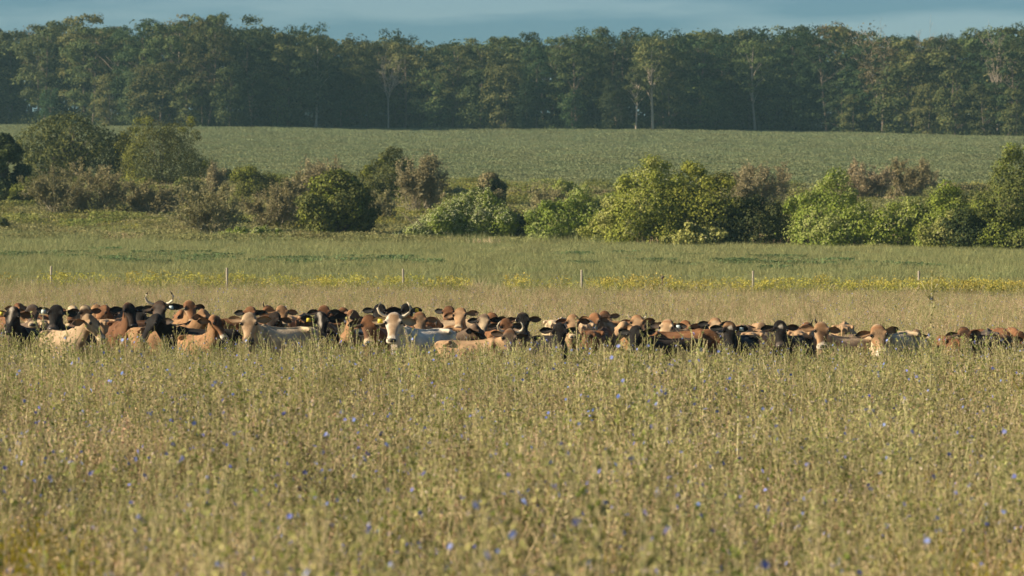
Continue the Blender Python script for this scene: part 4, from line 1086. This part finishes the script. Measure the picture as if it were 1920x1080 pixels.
def build_cows():
    done = []
    first = [739, 692, 957, 168, 467, 1540, 1645, 1463, 1049, 601, 664, 404, 1806, 107, 26, 299, 291, 1252, 1285, 863, 1264, 1120, 980, 1195, 1341, 242, 355]
    order = sorted(range(len(COWS)), key=lambda i: (first.index(COWS[i][0]) if COWS[i][0] in first else 99, COWS[i][2]))
    for i in order:
        px, row, D, hy, by, neck, spec, lb = COWS[i]
        rng = np.random.default_rng(900 + i)
        if neck == 'up' and abs(by) <= 70: by = by * .4
        if abs(hy) <= 55 and px not in (404, 664, 291): hy = hy * .5
        lift0, pitch = LIFTS[neck]; lift0 += rng.uniform(-4, 4); pitch += rng.uniform(-5, 5)
        rel = rng.uniform(-25, 25); best = None; size = rng.uniform(.80, .87) if px not in (739, 467, 1645, 692) else .93
        for k, dD in enumerate((0, .5, -.5, 1, -1, 1.5, 2, -1.5, 2.5, 3, -2, 3.5, 4, 4.5, 5, 6, 7)):
            for db in (0, 12, -12, 25, -25, 40, -40):
                d = D + dD; b = by + db
                r2 = max(-80, min(80, hy - b)) if neck != 'graze' else rel
                z_want = HC + (EYE - row) * d / F
                x_want = (px - 960) / F * d
                g0 = float(ground(x_want, d))
                lift = lift0
                if neck == 'graze': key = np.array([0, .1, 1.205])
                else:
                    cand = []
                    for L in range(-46, 27, 4):
                        kz = pose_fn(L, r2, pitch - .85 * L)([POLL + [0, 0, .045]], True)[0]
                        cand.append((abs((z_want - g0) / kz[2] - size) * 3 + abs(L - lift0) * .006, L, kz))
                    _, lift, key = min(cand, key=lambda c: c[0])
                R = rotz(math.radians(b))
                s = (z_want - g0) / key[2]
                sc = min(.88 if neck == 'graze' else .96, max(.76, s))
                off = R @ (key * sc)
                loc = np.array([x_want - off[0], d - off[1]])
                f = (R @ np.array([0, -.55, 0]))[:2] * sc; h = (R @ np.array([0, .6, 0]))[:2] * sc
                a_, b_ = loc + f, loc + h
                pen = 0.
                for (c_, d_) in done:
                    if abs(c_[0] - loc[0]) + abs(c_[1] - loc[1]) < 4.5:
                        pen += max(0, .62 - seg_dist(a_, b_, c_, d_))
                cost = pen * 6 + abs(dD) * .06 + abs(db) * .004 + abs(s - sc) * 8 + max(0, pen - .15) * 10
                if best is None or cost < best[0]: best = (cost, loc, b, r2, sc, a_, b_, lift)
            if best[0] < .1: break
        cost, loc, b, r2, sc, a_, b_, lift = best
        done.append((a_, b_))
        cow = make_cow(spec, lift, r2, pitch - (.85 * lift if neck != 'graze' else 0), rng)
        cow.location = (loc[0], loc[1], float(ground(loc[0], loc[1])) - .01)
        cow.rotation_euler = (0, 0, math.radians(b)); cow.scale = (sc, sc, sc)
        tag(cow, lb, 'cow', 'cattle standing in the meadow')
        hd = loc + (rotz(math.radians(b)) @ np.array([0, -.9, 0]))[:2] * sc
        COW_SPOTS.append((hd, b_))
build_cows()

# ------------------------------------------------------------------ fence along the far side of the meadow
def build_fence():
    D = 121.0
    root = empty('field_fence', ((96 - 960) / F * D, D, float(ground((96 - 960) / F * D, D))))
    tag(root, 'line of pale weathered wooden fence posts behind the meadow', 'fence')
    rng = np.random.default_rng(3)
    prev = []
    cols = [(-233, 498), (96, 499), (426, 502), (757, 504), (1091, 506), (1412, 508), (1723, 508), (2050, 511)]
    hts = []
    for px, top in cols:
        x = (px - 960) / F * D; g = float(ground(x, D)); zt = HC + (EYE - top) * D / F
        mb = MB(); ln = rng.normal(size=2) * .012; r = .042 if px not in (426, 1723) else .048
        h = zt - g
        tube(mb, [(0, 0, -.4), (ln[0] * .3, 0, h * .4), (ln[0], ln[1], h * .97), (ln[0] * 1.02, ln[1], h)], [r * 1.05, r, r * .95, r * .8], 9)
        o = mb.build('post', M['post'], root, True); o.location = (x - root.location.x, 0, g - root.location.z)
        hts.append((x, D - .06, g, h))
    for f in (.62, .86):
        mb = MB()
        pts = [(x - root.location.x, -.065, g + h * f - root.location.z) for x, y, g, h in hts]
        tube(mb, pts, [.0018] * len(pts), 4)
        mb.build('wire', M['wire'], root)
    # dark low stake between two posts
    x = (1242 - 960) / F * 119.5; g = float(ground(x, 119.5))
    mb = MB(); tube(mb, [(0, 0, -.2), (0, 0, 1.12), (.03, 0, 1.2)], [.03, .03, .02], 7)
    tube(mb, [(-.05, 0, 1.12), (.0, 0, 1.17), (.07, 0, 1.15)], [.03, .055, .03], 7)
    o = mb.build('stake', M['bark'], None, True); o.location = (x, 119.5, g)
    tag(o, 'short dark stake in the goldenrod right of the middle posts', 'stake')
build_fence()

# ------------------------------------------------------------------ plants too many to count
def scatter(name, protos, P, idx, rot, scl, label, cat):
    colx = bpy.data.collections.new(name + '_kinds')
    for i, o in enumerate(protos):
        if o.name in COL.objects: COL.objects.unlink(o)
        o.name = '%s_kind_%02d' % (name, i)
        colx.objects.link(o)
    me = bpy.data.meshes.new(name)
    n = len(P)
    me.vertices.add(n); me.vertices.foreach_set('co', np.asarray(P, np.float32).ravel())
    a = me.attributes.new('pick', 'INT', 'POINT'); a.data.foreach_set('value', np.asarray(idx, np.int32))
    a = me.attributes.new('turn', 'FLOAT_VECTOR', 'POINT'); a.data.foreach_set('vector', np.asarray(rot, np.float32).ravel())
    a = me.attributes.new('size', 'FLOAT_VECTOR', 'POINT'); a.data.foreach_set('vector', np.asarray(scl, np.float32).ravel())
    ob = bpy.data.objects.new(name, me); COL.objects.link(ob)
    ng = bpy.data.node_groups.new(name + '_scatter', 'GeometryNodeTree')
    ng.interface.new_socket('Geometry', in_out='INPUT', socket_type='NodeSocketGeometry')
    ng.interface.new_socket('Geometry', in_out='OUTPUT', socket_type='NodeSocketGeometry')
    gi = ng.nodes.new('NodeGroupInput'); go = ng.nodes.new('NodeGroupOutput')
    ip = ng.nodes.new('GeometryNodeInstanceOnPoints'); ci = ng.nodes.new('GeometryNodeCollectionInfo')
    ci.inputs['Collection'].default_value = colx; ci.inputs['Separate Children'].default_value = True; ci.inputs['Reset Children'].default_value = True
    ip.inputs['Pick Instance'].default_value = True
    def attr(nm, ty):
        x = ng.nodes.new('GeometryNodeInputNamedAttribute'); x.data_type = ty; x.inputs['Name'].default_value = nm
        return x.outputs['Attribute']
    e2r = ng.nodes.new('FunctionNodeEulerToRotation')
    ng.links.new(attr('turn', 'FLOAT_VECTOR'), e2r.inputs[0]); ng.links.new(e2r.outputs[0], ip.inputs['Rotation'])
    ng.links.new(attr('size', 'FLOAT_VECTOR'), ip.inputs['Scale'])
    ng.links.new(attr('pick', 'INT'), ip.inputs['Instance Index'])
    ng.links.new(gi.outputs[0], ip.inputs['Points']); ng.links.new(ci.outputs[0], ip.inputs['Instance'])
    ng.links.new(ip.outputs[0], go.inputs[0])
    md = ob.modifiers.new('scatter', 'NODES'); md.node_group = ng
    tag(ob, label, cat, kind='stuff')
    return ob
def jitter(y0, y1, step, rng, margin=1.14, extra=3.0):
    out_ = []
    y = y0
    while y < y1:
        hw = 960 / F * y * margin + extra
        xs = np.arange(-hw, hw, step)
        out_.append(np.stack([xs + rng.uniform(-.5, .5, len(xs)) * step, y + rng.uniform(-.5, .5, len(xs)) * step], 1))
        y += step
    return np.concatenate(out_)

def blades(mb, rng, n, R, h0, h1, wid, mat, lean=.35, base=None):
    """grass blades: two-segment bent strips"""
    a = rng.uniform(0, 6.283, n); r = R * np.sqrt(rng.random(n))
    B = np.stack([r * np.cos(a), r * np.sin(a), np.zeros(n)], 1) if base is None else base
    h = rng.uniform(h0, h1, n); la = rng.uniform(0, 6.283, n); le = rng.uniform(.05, lean, n) * h
    D = np.stack([np.cos(la), np.sin(la), np.zeros(n)], 1)
    Mi = B + D * (le * .35)[:, None] + np.array([0, 0, 1]) * (h * .6)[:, None]
    T = B + D * (le * 1.2)[:, None] + np.array([0, 0, 1]) * h[:, None]
    fa = rng.uniform(0, 6.283, n); W = np.stack([np.cos(fa), np.sin(fa), np.zeros(n)], 1) * (np.asarray(wid) * .5 * rng.uniform(.7, 1.3, n))[:, None]
    V = np.stack([B - W, B + W, Mi + W * .9, Mi - W * .9, T], 1).reshape(-1, 3)
    i = np.arange(n) * 5
    mb.add(V, np.stack([i, i + 1, i + 2, i + 3], 1), np.stack([i + 3, i + 2, i + 4], 1), mat)
    return T
def flower(mb, rng, c, N, r, mat):
    N = unit(N); _, u, v = frame(N)
    k = 9; a = np.arange(k * 2) * math.pi / k
    rr = np.where(np.arange(k * 2) % 2 == 0, r, r * .62)
    V = np.concatenate([[c], c + (np.cos(a) * rr)[:, None] * u + (np.sin(a) * rr)[:, None] * v + N * r * .18])
    mb.add(V, None, [(0, 1 + j, 1 + (j + 1) % (2 * k)) for j in range(2 * k)], mat)
def chicory(mb, rng, base, h, flowers=0, seeds=2, leafm=1, stalk=0, lean=.12):
    """branching wiry stalk with small clasping leaves, buds, blue flower heads and pale seed heads"""
    la = rng.uniform(0, 6.283)
    tip = base + np.array([math.cos(la) * lean * h, math.sin(la) * lean * h, h])
    mid = (base + tip) / 2 + rng.normal(size=3) * [.02, .02, 0]
    tube(mb, [base, mid, tip], [.006, .0048, .0024], 3, stalk, False)
    segs = [(base + (mid - base) * .5, mid), (mid, tip)]
    A = []; B = []
    for k in range(rng.integers(4, 8)):
        f = rng.uniform(.35, .92); s = base + (tip - base) * f
        a = rng.uniform(0, 6.283); L = h * rng.uniform(.15, .42) * (1.15 - f * .6)
        e = s + np.array([math.cos(a) * .55, math.sin(a) * .55, .85]) * L
        e[2] = min(e[2], base[2] + h * 1.05)
        A.append(s); B.append(e); segs.append((s, e))
    ribbons(mb, A, B, .0075, rng, stalk)
    # leaves and buds close along the stalks
    P = []
    for s, e in segs:
        m = int(np.linalg.norm(e - s) / .042) + 1
        f = rng.random((m, 1)); P.append(s * (1 - f) + e * f)
    P = np.concatenate(P); P = P + rng.normal(size=P.shape) * .006
    leaves(mb, P, rng.normal(size=P.shape) + [0, 0, .4], .03, rng, leafm, .55, 0)
    q = base + (tip - base) * rng.uniform(.03, .5, (7, 1)) + rng.normal(size=(7, 3)) * [.03, .03, .01]
    leaves(mb, q, rng.normal(size=q.shape) + [0, 0, .3], .085, rng, leafm, .3, .4)
    ends = segs[1:]
    for k in range(flowers):
        s, e = ends[rng.integers(len(ends))]; f = rng.uniform(.3, 1)
        flower(mb, rng, s * (1 - f) + e * f + rng.normal(size=3) * .01, np.array([rng.normal() * .8 - .4, rng.normal() * .8 - .5, .6]), rng.uniform(.016, .025), 4)
    for k in range(seeds):
        s, e = ends[rng.integers(len(ends))]; f = rng.uniform(.2, 1)
        c = s * (1 - f) + e * f
        leaves(mb, np.repeat([c], 4, 0), rng.normal(size=(4, 3)), .022, rng, 5, .8, 0)
MEADOW_MATS = ['stalk', 'mleaf', 'dry', 'dryred', 'blue', 'seed', 'mleaf_g', 'mleaf_y']
def meadow_proto(rng, kind):
    mb = MB(); R = .34
    if kind == 'stalk':
        for k in range(2):
            chicory(mb, rng, np.array([rng.normal() * .15, rng.normal() * .15, 0]), rng.uniform(.95, 1.22), int(rng.integers(0, 3)), 2, 1 if k else 6, 0, .1)
        me = mb.mesh('meadow_plant')
        for m in MEADOW_MATS: me.materials.append(M[m])
        return bpy.data.objects.new('meadow_plant', me)
    nch = {'green': 9, 'flower': 9, 'dry': 4, 'tall': 8, 'yellow': 5}[kind]
    for k in range(nch):
        a = rng.uniform(0, 6.28); r = R * math.sqrt(rng.random())
        b = np.array([r * math.cos(a), r * math.sin(a), 0])
        h = rng.uniform(.5, .95) if kind != 'tall' else rng.uniform(.65, 1.3)
        nf = {'green': rng.integers(0, 5) == 0, 'flower': rng.integers(0, 4), 'dry': 0, 'tall': rng.integers(0, 2), 'yellow': 0}[kind]
        chicory(mb, rng, b, h, int(nf), int(rng.integers(0, 3)), 7 if kind == 'yellow' else (1 if rng.random() < .85 else 6), 0, .15)
    nd = {'green': 12, 'flower': 12, 'dry': 34, 'tall': 12, 'yellow': 8}[kind]
    T = blades(mb, rng, nd, R, .5, .98, .0085, 2, .4)
    leaves(mb, np.repeat(T[:nd // 2], 3, 0) - np.tile([[0, 0, 0], [0, 0, .03], [0, 0, .06]], (nd // 2, 1)), rng.normal(size=(nd // 2 * 3, 3)), .02, rng, 2, .45, 0)
    T = blades(mb, rng, 5 if kind != 'dry' else 12, R, .55, .92, .008, 3, .3)
    leaves(mb, np.repeat(T, 3, 0) - np.tile([[0, 0, 0], [0, 0, .04], [0, 0, .08]], (len(T), 1)), rng.normal(size=(len(T) * 3, 3)), .024, rng, 3, .5, 0)
    blades(mb, rng, 26, R, .18, .6, .011, 7 if kind == 'yellow' else (6 if kind == 'green' and rng.random() < .4 else 1), .6)
    if kind == 'yellow': blades(mb, rng, 95, R, .3, .9, .018, 7, .6)
    me = mb.mesh('meadow_plant')
    for m in MEADOW_MATS: me.materials.append(M[m])
    return bpy.data.objects.new('meadow_plant', me)
def near_cow(P, r):
    bad = np.zeros(len(P), bool)
    for h, t in COW_SPOTS:
        ab = t - h; u = np.clip(((P - h) @ ab) / (ab @ ab), 0, 1)
        bad |= np.hypot(*(P - (h + u[:, None] * ab)).T) < r
    return bad
def build_meadow():
    rng = np.random.default_rng(55)
    kinds = ['green'] * 5 + ['flower'] * 5 + ['dry'] * 4 + ['tall'] * 3 + ['yellow'] * 2 + ['stalk'] * 6
    protos = [meadow_proto(rng, k) for k in kinds]
    by = {k: [i for i, q in enumerate(kinds) if q == k] for k in set(kinds)}
    P = np.concatenate([jitter(10.5, 60, .32, rng), jitter(60, 120.5, .38, rng)])
    P = P[~near_cow(P, .30)]
    n = len(P)
    u = .5 + (rng.random(n) - .5) * .75 + .62 * vnoise(P[:, 0] * 1.1, P[:, 1] * .42, 1)
    far = smooth((P[:, 1] - 66) / 12)
    pk = np.where(u < .36, 0, np.where(u < .55, 1, np.where(u < .71, 3, 2)))
    pk = np.where((far > rng.random(n)) & (rng.random(n) < .6), 2, pk)
    px = P[:, 0] / P[:, 1] * F / 960
    cor = smooth((np.abs(px) - .66) / .3) * smooth((23 - P[:, 1]) / 6)  # yellow-green plants gathered in the bottom corners imitate the vignette's tint
    pk = np.where(rng.random(n) < cor * .95, 4, pk)
    pk = np.where(rng.random(n) < .02 * (1 - far), 4, pk)
    names = ['green', 'flower', 'dry', 'tall', 'yellow']
    idx = np.array([by[names[k]][rng.integers(len(by[names[k]]))] for k in pk])
    s = rng.uniform(.74, 1.16, n) * (1 + .30 * vnoise(P[:, 0] * 1.5, P[:, 1] * .7, 2) * smooth((50 - P[:, 1]) / 8) + .1 * vnoise(P[:, 0] * 4, P[:, 1] * 3, 22))
    s *= 1 - .12 * far
    s *= 1 - .27 * smooth((P[:, 1] - 40) / 12) + .2 * smooth((P[:, 1] - 68) / 10)
    s *= 1 + .10 * smooth((px - .70) / .2) * smooth((P[:, 1] - 36) / 8) * smooth((62 - P[:, 1]) / 4)
    pk_t = np.exp(-((P[:, 1] - 49) / 5) ** 2)
    idx = np.where(rng.random(n) < .3 * pk_t, np.array(by['tall'])[rng.integers(0, 3, n)], idx)
    Q = jitter(41, 56.5, .62, rng); Q = Q[(rng.random(len(Q)) < .45) & ~near_cow(Q, .3)]
    Q2 = jitter(11, 41, .72, rng); Q = np.concatenate([Q, Q2[rng.random(len(Q2)) < .6]])
    P = np.concatenate([P, Q]); idx = np.concatenate([idx, np.array(by['stalk'])[rng.integers(0, 6, len(Q))]]); s = np.concatenate([s, rng.uniform(.8, 1.05, len(Q))]); n = len(P)
    rot = np.stack([rng.normal(size=n) * .09, rng.normal(size=n) * .09, rng.uniform(0, 6.283, n)], 1)
    Z = ground(P[:, 0], P[:, 1])
    scatter('meadow_plants', protos, np.column_stack([P, Z - .02]), idx, rot, np.column_stack([s, s, s]), 'dense chicory and dry grass filling the meadow round the herd', 'meadow plants')
build_meadow()

def leaf_patch(rng, w_, n, h0, h1, size, mat, aspect=.7):
    mb = MB()
    P = np.stack([rng.uniform(-w_, w_, n), rng.uniform(-w_, w_, n), h0 + (h1 - h0) * rng.random(n) ** .6], 1)
    leaves(mb, P, rng.normal(size=(n, 3)) * .3 + [0, 0, .8], size, rng, 0, aspect, 0, .3)
    me = mb.mesh('patch'); me.materials.append(M[mat])
    return bpy.data.objects.new('patch', me)
def grass_patch(rng, w_, n, h0, h1, wid, mats, tips=None):
    mb = MB()
    B = np.stack([rng.uniform(-w_, w_, n), rng.uniform(-w_, w_, n), np.zeros(n)], 1)
    T = blades(mb, rng, n, 0, h0, h1, wid, 0, .5, B)
    if tips:
        k = int(n * tips)
        leaves(mb, np.repeat(T[:k], 6, 0) + rng.normal(size=(k * 6, 3)) * [.05, .05, .05], rng.normal(size=(k * 6, 3)) + [0, 0, .5], .07, rng, 1, .6, 0)
        leaves(mb, B[:k].repeat(5, 0) + np.column_stack([rng.normal(size=(k * 5, 2)) * .05, rng.uniform(.2, h1 * .85, k * 5)]), rng.normal(size=(k * 5, 3)), .10, rng, 0, .3, .4)
    me = mb.mesh('patch')
    for m in mats: me.materials.append(M[m])
    return bpy.data.objects.new('patch', me)
def std_scatter(name, protos, P, pick, s0, s1, rng, label, cat, flat=1.0):
    n = len(P); s = rng.uniform(s0, s1, n)
    rot = np.column_stack([np.zeros(n), np.zeros(n), rng.uniform(0, 6.283, n)])
    scatter(name, protos, np.column_stack([P, ground(P[:, 0], P[:, 1]) - .02]), pick, rot, np.column_stack([s, s, s * flat]), label, cat)
def build_fields():
    rng = np.random.default_rng(77)
    # bean crop on the slope
    P = jitter(322, 658, 2.5, rng, 1.2, 8)
    px = 960 + P[:, 0] / P[:, 1] * F
    ed = np.interp(px, np.linspace(-400, 2400, 40), [edge_d(q) for q in np.linspace(-400, 2400, 40)])
    P = P[P[:, 1] < ed - 2.5]
    std_scatter('bean_crop', [leaf_patch(rng, 1.5, 620, .25, .75, .18, 'bean') for k in range(6)], P, rng.integers(0, 6, len(P)), .9, 1.2, rng, 'even grey-green bean crop on the slope below the wood', 'crop', .9)
    # grass field between fence and hedgerow
    P = jitter(125, 213, 1.15, rng, 1.2, 5)
    row = row_of(P[:, 0], P[:, 1], ground(P[:, 0], P[:, 1]))
    u = rng.random(len(P)); b = np.exp(-((P[:, 1] - 171 - 6 * vnoise(P[:, 0] * .15, P[:, 1] * .1, 4)) / 8.0) ** 2) * smooth(.5 + 2.2 * vnoise(P[:, 0] * .35, P[:, 1] * .25, 14))
    pk = np.where(u < b * .3, 4 + rng.integers(0, 2, len(P)), rng.integers(0, 4, len(P)))
    protos = [grass_patch(rng, .75, 210, .25, .62, .022, ['gfield']) for k in range(4)] + [leaf_patch(rng, .75, 170, .2, .5, .14, 'clover') for k in range(2)]
    std_scatter('field_grass', protos, P, pk, .85, 1.2, rng, 'green grass field with a darker leafy strip beyond the fence', 'grass')
    # rough ground among the shrubs
    P = jitter(210, 325, 1.9, rng, 1.2, 6)
    nse = vnoise(P[:, 0] * .16, P[:, 1] * .09, 6) + rng.normal(size=len(P)) * .12
    left = smooth((-P[:, 0] - 10) / 8) * smooth((246 - P[:, 1]) / 10)
    pk = np.where(nse + .2 * left > .34, 0, np.where(nse > -.08, 1, np.where(nse > -.42, 2, 3)))
    protos = [grass_patch(rng, 1.1, 240, .35, .95, .03, ['dry']), grass_patch(rng, 1.1, 240, .3, .9, .03, ['gfield']), leaf_patch(rng, 1.1, 300, .2, .8, .15, 'weed'),
              grass_patch(rng, 1.1, 150, .5, 1.1, .03, ['gr_leaf', 'goldrod'], .25), leaf_patch(rng, 1.1, 420, .15, .8, .15, 'weed'), leaf_patch(rng, 1.1, 420, .2, 1.1, .16, 'gr_leaf')]
    back = smooth((P[:, 1] - 226) / 12)
    pk = np.where(rng.random(len(P)) < .6 * back * (.6 + .8 * (vnoise(P[:, 0] * .3, P[:, 1] * .2, 9) > -.1)), 4 + (rng.random(len(P)) < .2), pk)
    std_scatter('rough_grass', protos, P, pk, .8, 1.25, rng, 'rough tan and green weeds on the ground among the shrubs', 'weeds')
    # goldenrod along the fence
    P = jitter(118.5, 126, .5, rng, 1.2, 4)
    px = 960 + P[:, 0] / P[:, 1] * F
    dens = .26 + .35 * vnoise(px * .012, P[:, 1] * .1, 12) + .35 * smooth((px - 1050) / 150) + .10 * smooth((px - 200) / 150) * smooth((900 - px) / 100)
    protos = [grass_patch(rng, .36, 46, .7, 1.08, .02, ['gr_leaf', 'goldrod'], t) for t in (.4, .5, .25)] + [grass_patch(rng, .36, 50, .55, 1.0, .02, [m]) for m in ('gr_leaf', 'gfield', 'dry')]
    pick = np.where(rng.random(len(P)) < dens * .4, rng.integers(0, 3, len(P)), rng.integers(3, 6, len(P)))
    std_scatter('goldenrod', protos, P, pick, .8, 1.08, rng, 'yellow goldenrod growing in a strip along the fence', 'goldenrod')
build_fields()

# single chicory plants that stand above the rest
def build_stalks():
    spots = [(1735, 34, 500, 4, 'tall blurred chicory stalk rising past the right end of the herd'), (1112, 30, 640, 3, 'tall blurred chicory stalk before the dark brown rump'),
             (1162, 31, 636, 2, 'leaning chicory stalk right of the one before the dark brown rump'), (1308, 34, 628, 2, 'chicory stalk standing across the long rust-red flank'),
             (1085, 36, 590, 3, 'blue-flowered chicory stalk crossing the black front cow\'s shoulder'), (664, 33, 634, 1, 'pale chicory stalk before the orange white-muzzled cow'),
             (112, 40, 573, 1, 'leafy chicory stalk before the far-left black cow\'s face'), (68, 38, 560, 1, 'chicory stalk rising before the grey-brown cow at far left'),
             (1211, 36, 595, 2, 'chicory stalk with blue flower beside the short-horned cow')]
    for i, (px, D, row, nf, lb) in enumerate(spots):
        rng = np.random.default_rng(40 + i)
        x = (px - 960) / F * D; g = float(ground(x, D)); h = HC + (EYE - row) * D / F - g
        root = empty('chicory_plant', (x, D, g - .03))
        tag(root, lb, 'chicory plant', 'tall single chicory plants')
        mb = MB(); lb_ = MB()
        tip = np.array([rng.uniform(-.05, .12), rng.uniform(-.1, .1), h]); base = np.zeros(3)
        mid = tip * .5 + [.02, 0, 0]
        tube(mb, [base, mid, tip], [.008, .006, .003], 5)
        segs = [(mid * .6, mid), (mid, tip)]
        for k in range(8):
            f = rng.uniform(.3, .9); s = tip * f; a = rng.uniform(0, 6.28); L = h * rng.uniform(.12, .3) * (1.2 - f * .7)
            e = s + np.array([math.cos(a) * .4, math.sin(a) * .4, .9]) * L; e[2] = min(e[2], h)
            tube(mb, [s, (s + e) / 2 + [0, 0, .01], e], [.004, .0034, .002], 4); segs.append((s, e))
        for s, e in segs:
            m = int(np.linalg.norm(e - s) / .02) + 1; f = rng.random((m, 1))
            leaves(lb_, s * (1 - f) + e * f + rng.normal(size=(m, 3)) * .008, rng.normal(size=(m, 3)), .036, rng, 0, .55, 0)
        q = tip * rng.uniform(.05, .5, (14, 1)) + rng.normal(size=(14, 3)) * [.03, .03, .01]
        leaves(lb_, q, rng.normal(size=q.shape), .11, rng, 0, .3, .4)
        mb.build('stem', M['stalk'], root); lb_.build('leaf_mass', M['mleaf'], root)
        for k in range(nf):
            s, e = segs[1 + rng.integers(len(segs) - 1)]; f = rng.uniform(.4, 1)
            fb = MB(); flower(fb, rng, s * (1 - f) + e * f, np.array([rng.normal() * .5 - .3, -1, .4]), .02, 0)
            fb.build('flower', M['blue'], root)
build_stalks()

# ------------------------------------------------------------------ the air
def build_haze():
    mb = MB()
    x0, x1, y0, y1, z0, z1 = -400, 400, -60, 860, -6, 75
    V = [(x, y, z) for z in (z0, z1) for x, y in ((x0, y0), (x1, y0), (x1, y1), (x0, y1))]
    mb.add(V, [(0, 3, 2, 1), (4, 5, 6, 7), (0, 1, 5, 4), (1, 2, 6, 5), (2, 3, 7, 6), (3, 0, 4, 7)])
    m, n, o = nodes_of('thin_evening_haze')
    v = n.nodes.new('ShaderNodeVolumePrincipled')
    v.inputs['Color'].default_value = (.40, .72, .84, 1)
    v.inputs['Density'].default_value = HAZE
    v.inputs['Anisotropy'].default_value = .1
    n.links.new(v.outputs[0], o.inputs['Volume'])
    ob = mb.build('haze', m)
    tag(ob, 'thin bluish evening haze over the fields', 'haze', kind='stuff')
HAZE = 0.00014
if HAZE > 0: build_haze()
